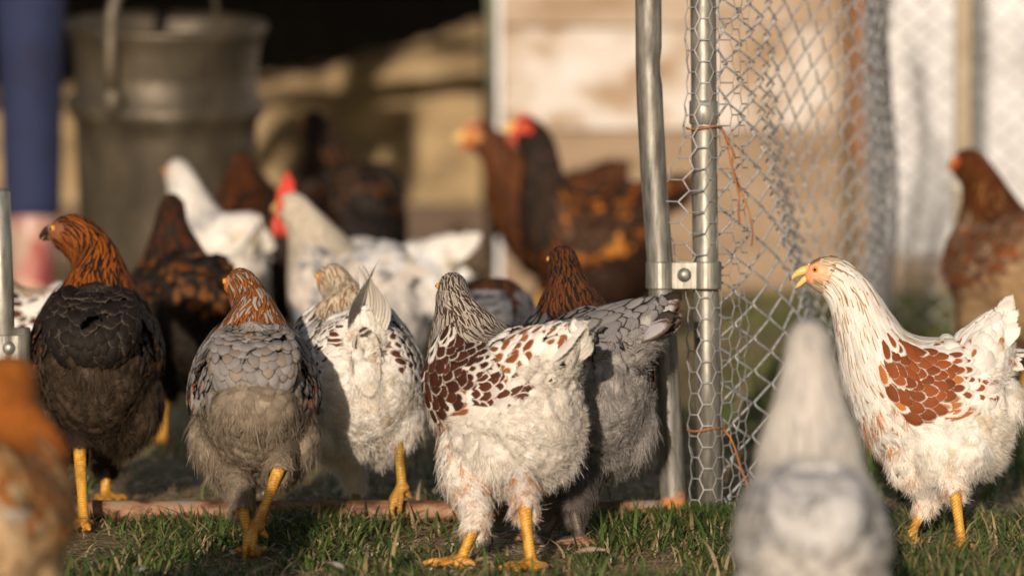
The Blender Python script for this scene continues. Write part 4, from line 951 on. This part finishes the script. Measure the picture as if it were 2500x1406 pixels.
q = MB(); q.ball((0, .02, 1.675), (.095, .105, .10), 20, 14); q.ball((0, .06, 1.60), (.08, .06, .10), 16, 12); q.build('hair', M_HAIR, pe)

# ------------------------------------------------------------ grass, straw, scraps
def veg_mat(name, trans):
    m, n, l, b = mat(name); A = n.new('ShaderNodeAttribute'); A.attribute_name = 'ca'; l.new(A.outputs['Color'], b.inputs['Base Color'])
    b.inputs['Roughness'].default_value = .5; b.inputs['Specular IOR Level'].default_value = .35
    tr = n.new('ShaderNodeBsdfTranslucent'); l.new(A.outputs['Color'], tr.inputs[0]); ms = n.new('ShaderNodeMixShader'); ms.inputs[0].default_value = trans
    l.new(b.outputs[0], ms.inputs[1]); l.new(tr.outputs[0], ms.inputs[2]); l.new(ms.outputs[0], n['Material Output'].inputs[0]); return m
M_GRASS = veg_mat('grass_blade', .35); M_STRAW = veg_mat('straw', .1)
def vnoise(x, y, f, seed):
    r = np.random.default_rng(seed); s = 0
    for i in range(6):
        a = r.uniform(0, 6.28); k = f*r.uniform(.6, 1.7); s = s + np.sin(x*math.cos(a)*k+y*math.sin(a)*k+r.uniform(0, 6.28))
    return s/6
def blades(name, x, y, L, Wd, cols, lean, matl, z0=0.0, seg=4, flat=False):
    N = len(x); a = rng.uniform(0, 2*np.pi, N); D = np.stack([np.cos(a), np.sin(a), 0*a], -1); sidev = np.stack([-np.sin(a), np.cos(a), 0*a], -1)
    base = np.stack([x, y, gh(x, y)*(np.abs(x) < 1.7)*(y > 3)*(y < 9)-.002+z0], -1); V = []
    for i in range(seg+1):
        f = i/seg; 
        if flat: p = base + D*(L*f)[:, None] + np.array([0, 0, 1.])*(lean*L*np.sin(f*np.pi)*.35+.002)[:, None]
        else: p = base + D*(L*lean*f**1.7)[:, None] + np.array([0, 0, 1.])*(L*f*(1-.45*lean*f))[:, None]
        hw = Wd*(1-f**2.2)*.5+.00012
        V += [p-sidev*hw[:, None], p+sidev*hw[:, None]]
    n2 = 2*(seg+1); V = np.stack(V, 1).reshape(-1, 3); q0 = np.array([(2*i, 2*i+1, 2*i+3, 2*i+2) for i in range(seg)])
    Q = (q0[None]+(np.arange(N)*n2)[:, None, None]).reshape(-1, 4); c = np.concatenate([cols, np.ones((N, 1))], 1)
    o = np_mesh(name, V, Q, matl, None, {'ca': np.repeat(c, n2, 0)}); return o
def gcol(N, dry=.15):
    g = np.array([(.065, .115, .026), (.09, .14, .034), (.042, .078, .022), (.13, .17, .05)])[rng.integers(0, 4, N)]
    dr = np.array([(.30, .24, .11), (.38, .30, .17)])[rng.integers(0, 2, N)]; m = (rng.random(N) < dry)[:, None]
    return np.clip(np.where(m, dr, g)*rng.uniform(.75, 1.3, (N, 1)), 0, 1)
def scatter(n, y0, y1, xa=-1.35, xb=1.35, dens=None):
    y = rng.uniform(y0, y1, n); half = 1330/F*y; x = rng.uniform(-1, 1, n)*half
    if dens is not None: m = rng.random(n) < dens(x, y); x, y = x[m], y[m]
    return x, y
railx = at(1650, 1245, YG).x
def d_near(x, y):
    d = .48+.95*vnoise(x, y, 14, 3)+.6*vnoise(x, y, 40, 8); d = d+.45*smooth(x, .15, .6); d = np.clip(d, .05, 1)
    for px, py in ((204, 1290), (618, 1350), (1120, 1372), (1300, 1378), (1318, 1318), (2222, 1315), (2348, 1322)):
        p = ground(px, py); d = d*(1-.93*np.exp(-(((x-p.x)/.058)**4+((y-p.y+.08)/.15)**4)))
    return d
x, y = scatter(50000, 3.6, 5.12, dens=d_near); N = len(x)
hL = (.026+.026*np.clip(vnoise(x, y, 9, 5)+.3, 0, 1)+.008*smooth(x, .15, .5)*1.0)*rng.uniform(.5, 1.35, N)
o = blades('grass', x, y, hL, rng.uniform(.0018, .0042, N), gcol(N, .26), rng.uniform(.35, 1.25, N), M_GRASS); tag(o, 'short green grass of the yard in front of the gate rail', 'grass', kind='stuff')
def d_far(x, y):
    s = smooth(x/y, .045, .075); return np.clip(.9*s*(.6+vnoise(x, y, 8, 12))+(.10+.5*(vnoise(x, y, 11, 21) > .22))*(1-s)*.35, 0, 1)
x, y = scatter(52000, 5.32, 10.3, dens=d_far); N = len(x)
o = blades('grass', x, y, rng.uniform(.02, .065, N), rng.uniform(.0025, .0045, N), gcol(N, .2), rng.uniform(.3, 1, N), M_GRASS, seg=3); tag(o, 'green grass along the fence mesh and sparse tufts on the dirt behind the gate', 'grass', kind='stuff')
x, y = scatter(2600, 3.7, 5.0, dens=lambda x, y: d_near(x, y)**2*.8); N = len(x)
o = blades('grass', x, y, rng.uniform(.045, .095, N), rng.uniform(.0032, .0058, N), gcol(N, .2), rng.uniform(.6, 1.5, N), M_GRASS, seg=6); tag(o, 'longer broad grass blades bending over the near turf', 'grass', kind='stuff')
# a thick fringe round the post feet
n = 2600; x = rng.normal(at(1700, 1240, YG).x+.02, .05, n); y = rng.normal(YG-.02, .035, n); N = n
o = blades('grass', x, y, rng.uniform(.015, .042, N), rng.uniform(.002, .0045, N), gcol(N, .05), rng.uniform(.2, .9, N), M_GRASS); tag(o, 'lush grass clump at the feet of the gate upright and post', 'grass', kind='stuff')
x, y = scatter(26000, 3.8, 8.5); N = len(x); c = np.array([(.48, .38, .22), (.36, .26, .14), (.58, .49, .33), (.22, .15, .08)])[rng.integers(0, 4, N)]*rng.uniform(.8, 1.2, (N, 1))
o = blades('straw', x, y, rng.uniform(.012, .06, N), rng.uniform(.0012, .0032, N), c, rng.uniform(.0, .35, N), M_STRAW, flat=True, z0=.004); tag(o, 'dry straw and dead stems littered over the ground', 'straw', kind='stuff')
# little stones and scraps
q = MB()
for i in range(420):
    X = rng.uniform(-1.0, 1.0); Y_ = rng.uniform(4.2, 7.5); r_ = rng.uniform(.002, .006); q.ball((X*Y_/5, Y_, r_*.4+float(gh(X*Y_/5, Y_))), (r_*1.4, r_, r_*.7), 6, 4)
o = q.build('gravel', simple('pebble', [(.3, (.2, .16, .12)), (.7, (.5, .45, .38))], 30, .9)); tag(o, 'small stones and crumbs scattered on the ground', 'gravel', kind='stuff')
# fallen feathers
for i, (px, py, lb, ln, cc) in enumerate(((800, 1372, 'fluffy pale feather lying in the grass under the white hen with the lifted foot', .030, (.5, .45, .4)), (1478, 1342, 'tan downy feather on the straw near the bottom right of the gate', .04, (.55, .42, .3)),
        (360, 1385, 'small grey feather on the grass at bottom left', .02, (.4, .38, .36)), (560, 1342, 'small buff feather beside the foot of the grey laced hen', .02, (.6, .5, .36)), (1200, 1360, 'curled brown leaf like feather under the centre hen', .022, (.4, .28, .16)))):
    p = ground(px, py, .018); cdn = Cards(); th = rng.uniform(0, 6.28)
    cdn.free(np.array([[0, 0, 0.]]), np.array([[math.cos(th), math.sin(th), .15]]), np.array([[.1, -.5, 1.]]), ln*1.2, ln*.20, np.array([cc]), np.array([cc]), np.array([1.]), curl=.35, kind='round', fray=1.0)
    o = cdn.build('fallen_feather', None); o.location = p; tag(o, lb, 'feather')

#@HENS
hen('dark hen with rust neck and charcoal body at far left, head turned left', 234, 5.2, 94, PAL_A, scale=1.09, head_yaw=58, nh=.0, beakcol=M_BEAKD, face=(.22, .08, .04),
    legs=[dict(hk=(193, 1075), ft=(204, 1285), dY=.07, dir=250), dict(hk=(258, 1130), ft=(258, 1222), dir=80)], tail=dict(len=.045, ang=62, spread=.8, fat=1.1, n=0), fat=.93)
hen('grey laced hen with rust orange neck and taupe fluff, crossing its yellow legs', 620, 4.88, 94, PAL_B, scale=.98, head_yaw=25, nh=-.018, face=(.6, .2, .05),
    legs=[dict(hk=(588, 1225), ft=(618, 1350), dir=100), dict(hk=(686, 1130), ft=(628, 1285), Y=4.72, dY=.03, raised=1, dir=215, droop=.95)], tail=dict(len=.036, ang=58, cushion=1.15, fat=1.1, n=0), fat=.95)
hen('white hen with brown speckled wings, lifting one yellow foot over the rusty rail', 860, 5.18, 100, PAL_C, scale=1.0, head_yaw=18, nh=-.034, face=(.6, .3, .12), legcol=(.42, .27, .04),
    legs=[dict(hk=(866, 1172), ft=(872, 1236), dir=100), dict(hk=(968, 1035), ft=(982, 1190), Y=5.10, dY=.0, raised=1, dir=222, droop=.95)], tail=dict(len=.098, ang=72, spread=.55, n=8, fat=.95, yaw=4, cone=.35, curl=.22), fat=1.08)
hen('white hen with dark chestnut laced wing and brown streaked neck, foremost in the centre', 1200, 4.76, 128, PAL_D, scale=1.0, head_yaw=-28, nh=-.024, beakcol=M_BEAKD, face=(.4, .2, .1),
    legs=[dict(hk=(1160, 1275), ft=(1122, 1376), dir=165), dict(hk=(1278, 1225), ft=(1298, 1384), dir=200)], tail=dict(len=.094, ang=36, spread=.18, yaw=0, cone=.75, w=.0095, fat=1.12), fat=1.0)
hen('fluffy blue grey hen with dark brown head, beside the dented silver upright', 1418, 5.0, 103, PAL_E, scale=1.04, head_yaw=-5, nh=-.016, legcol=(.10, .085, .07), beakcol=M_BEAKD, face=(.2, .1, .06),
    legs=[dict(hk=(1372, 1240), ft=(1318, 1318), dir=150), dict(hk=(1400, 1240), ft=(1420, 1325), dir=150)], tail=dict(len=.095, ang=38, spread=.3, yaw=52, cone=.75), fat=.95, fluff=1.4)
hen('white hen in profile with open yellow beak and red brown wing patch', 2222, 4.86, 178, PAL_F, scale=.95, nh=.016, beak_open=.010, face=(.82, .36, .2),
    legs=[dict(hk=(2262, 1222), ft=(2216, 1322), dir=185), dict(hk=(2328, 1180), ft=(2350, 1338), dir=225)], tail=dict(len=.084, ang=68, spread=.45, w=.011, curl=.3, fat=1.25, cushion=.8, cone=.7), fat=1.0)
hen('pale grey white hen seen from behind, blurred and nearest on the right', 1982, 3.55, 88, PAL_G, scale=.84, neckw=1.25, head_yaw=0, nh=.068, lod=1, tail=dict(len=.03, n=0), head_pitch=10, fat=.95)
hen('blurred orange buff hen cut off by the left edge in the foreground', -42, 3.5, 84, PAL_H, neckw=1.5, nh=-.02, scale=.95, lod=1, tail=dict(len=.05, ang=20))
hen('dark brown hen with gold flecked back behind the rust necked hen', 445, 6.2, 108, PAL_I, scale=1.08, lod=1, head_yaw=-15, tail=dict(len=.03, n=0, fat=1.1), fat=.95)
hen('white and brown speckled hen behind the clamp at the left edge', 45, 5.8, 172, PAL_C, scale=.98, lod=1, tail=dict(len=.05, ang=30))
hen('white hen with a raised white tail in front of the metal can', 500, 7.2, 118, PAL_W, scale=1.17, lod=1, head_yaw=0, face=(.6, .2, .05), tail=dict(len=.07, ang=35, spread=.8, yaw=15, fat=1.3))
hen('brown hen looking left, at the right side of the metal can', 640, 7.9, 130, PAL_L, scale=1.27, lod=2, head_yaw=20, face=(.4, .14, .04))
hen('tall blackish hen with raised narrow head in front of the sandy heap', 835, 8.7, 118, PAL_M, scale=1.38, lod=2, tail=dict(len=.03, n=0))
hen('cream hen with tall red comb and red wattles, blue grey breast', 838, 6.5, 142, PAL_N, scale=1.1, lod=1, comb=1.3, nh=-.012, head_yaw=-8, face=(.6, .08, .05), tail=dict(len=.035, ang=5))
hen('white hen with head down and tail up, behind the cream hen', 945, 7.4, 165, PAL_O, scale=.94, lod=1, neck_pitch=95, tail=dict(len=.105, ang=30, spread=.2, fat=.8), pitch=4)
hen('brown hen with orange head and pale beak looking left', 1322, 8.9, 186, PAL_P, scale=1.30, lod=2, comb=.3, face=(.5, .2, .05))
hen('large rust and black hen with red face standing sideways beyond the gate', 1402, 8.0, 190, PAL_Q, scale=1.25, lod=1, comb=.4, head_yaw=20, nh=.022, neck_pitch=-12, face=(.5, .05, .03), tail=dict(len=.11, ang=34, spread=.4))
hen('chestnut hen at the right edge in front of the white wall', 2455, 6.75, 108, PAL_R, scale=1.25, lod=1, head_yaw=12, face=(.6, .12, .04), legs=[dict(), dict()])
hen('small slate grey hen bending down behind the centre hen', 1200, 5.9, 80, PAL_S, scale=.93, lod=1, neck_pitch=100, tail=dict(len=.03, n=0))
#@END
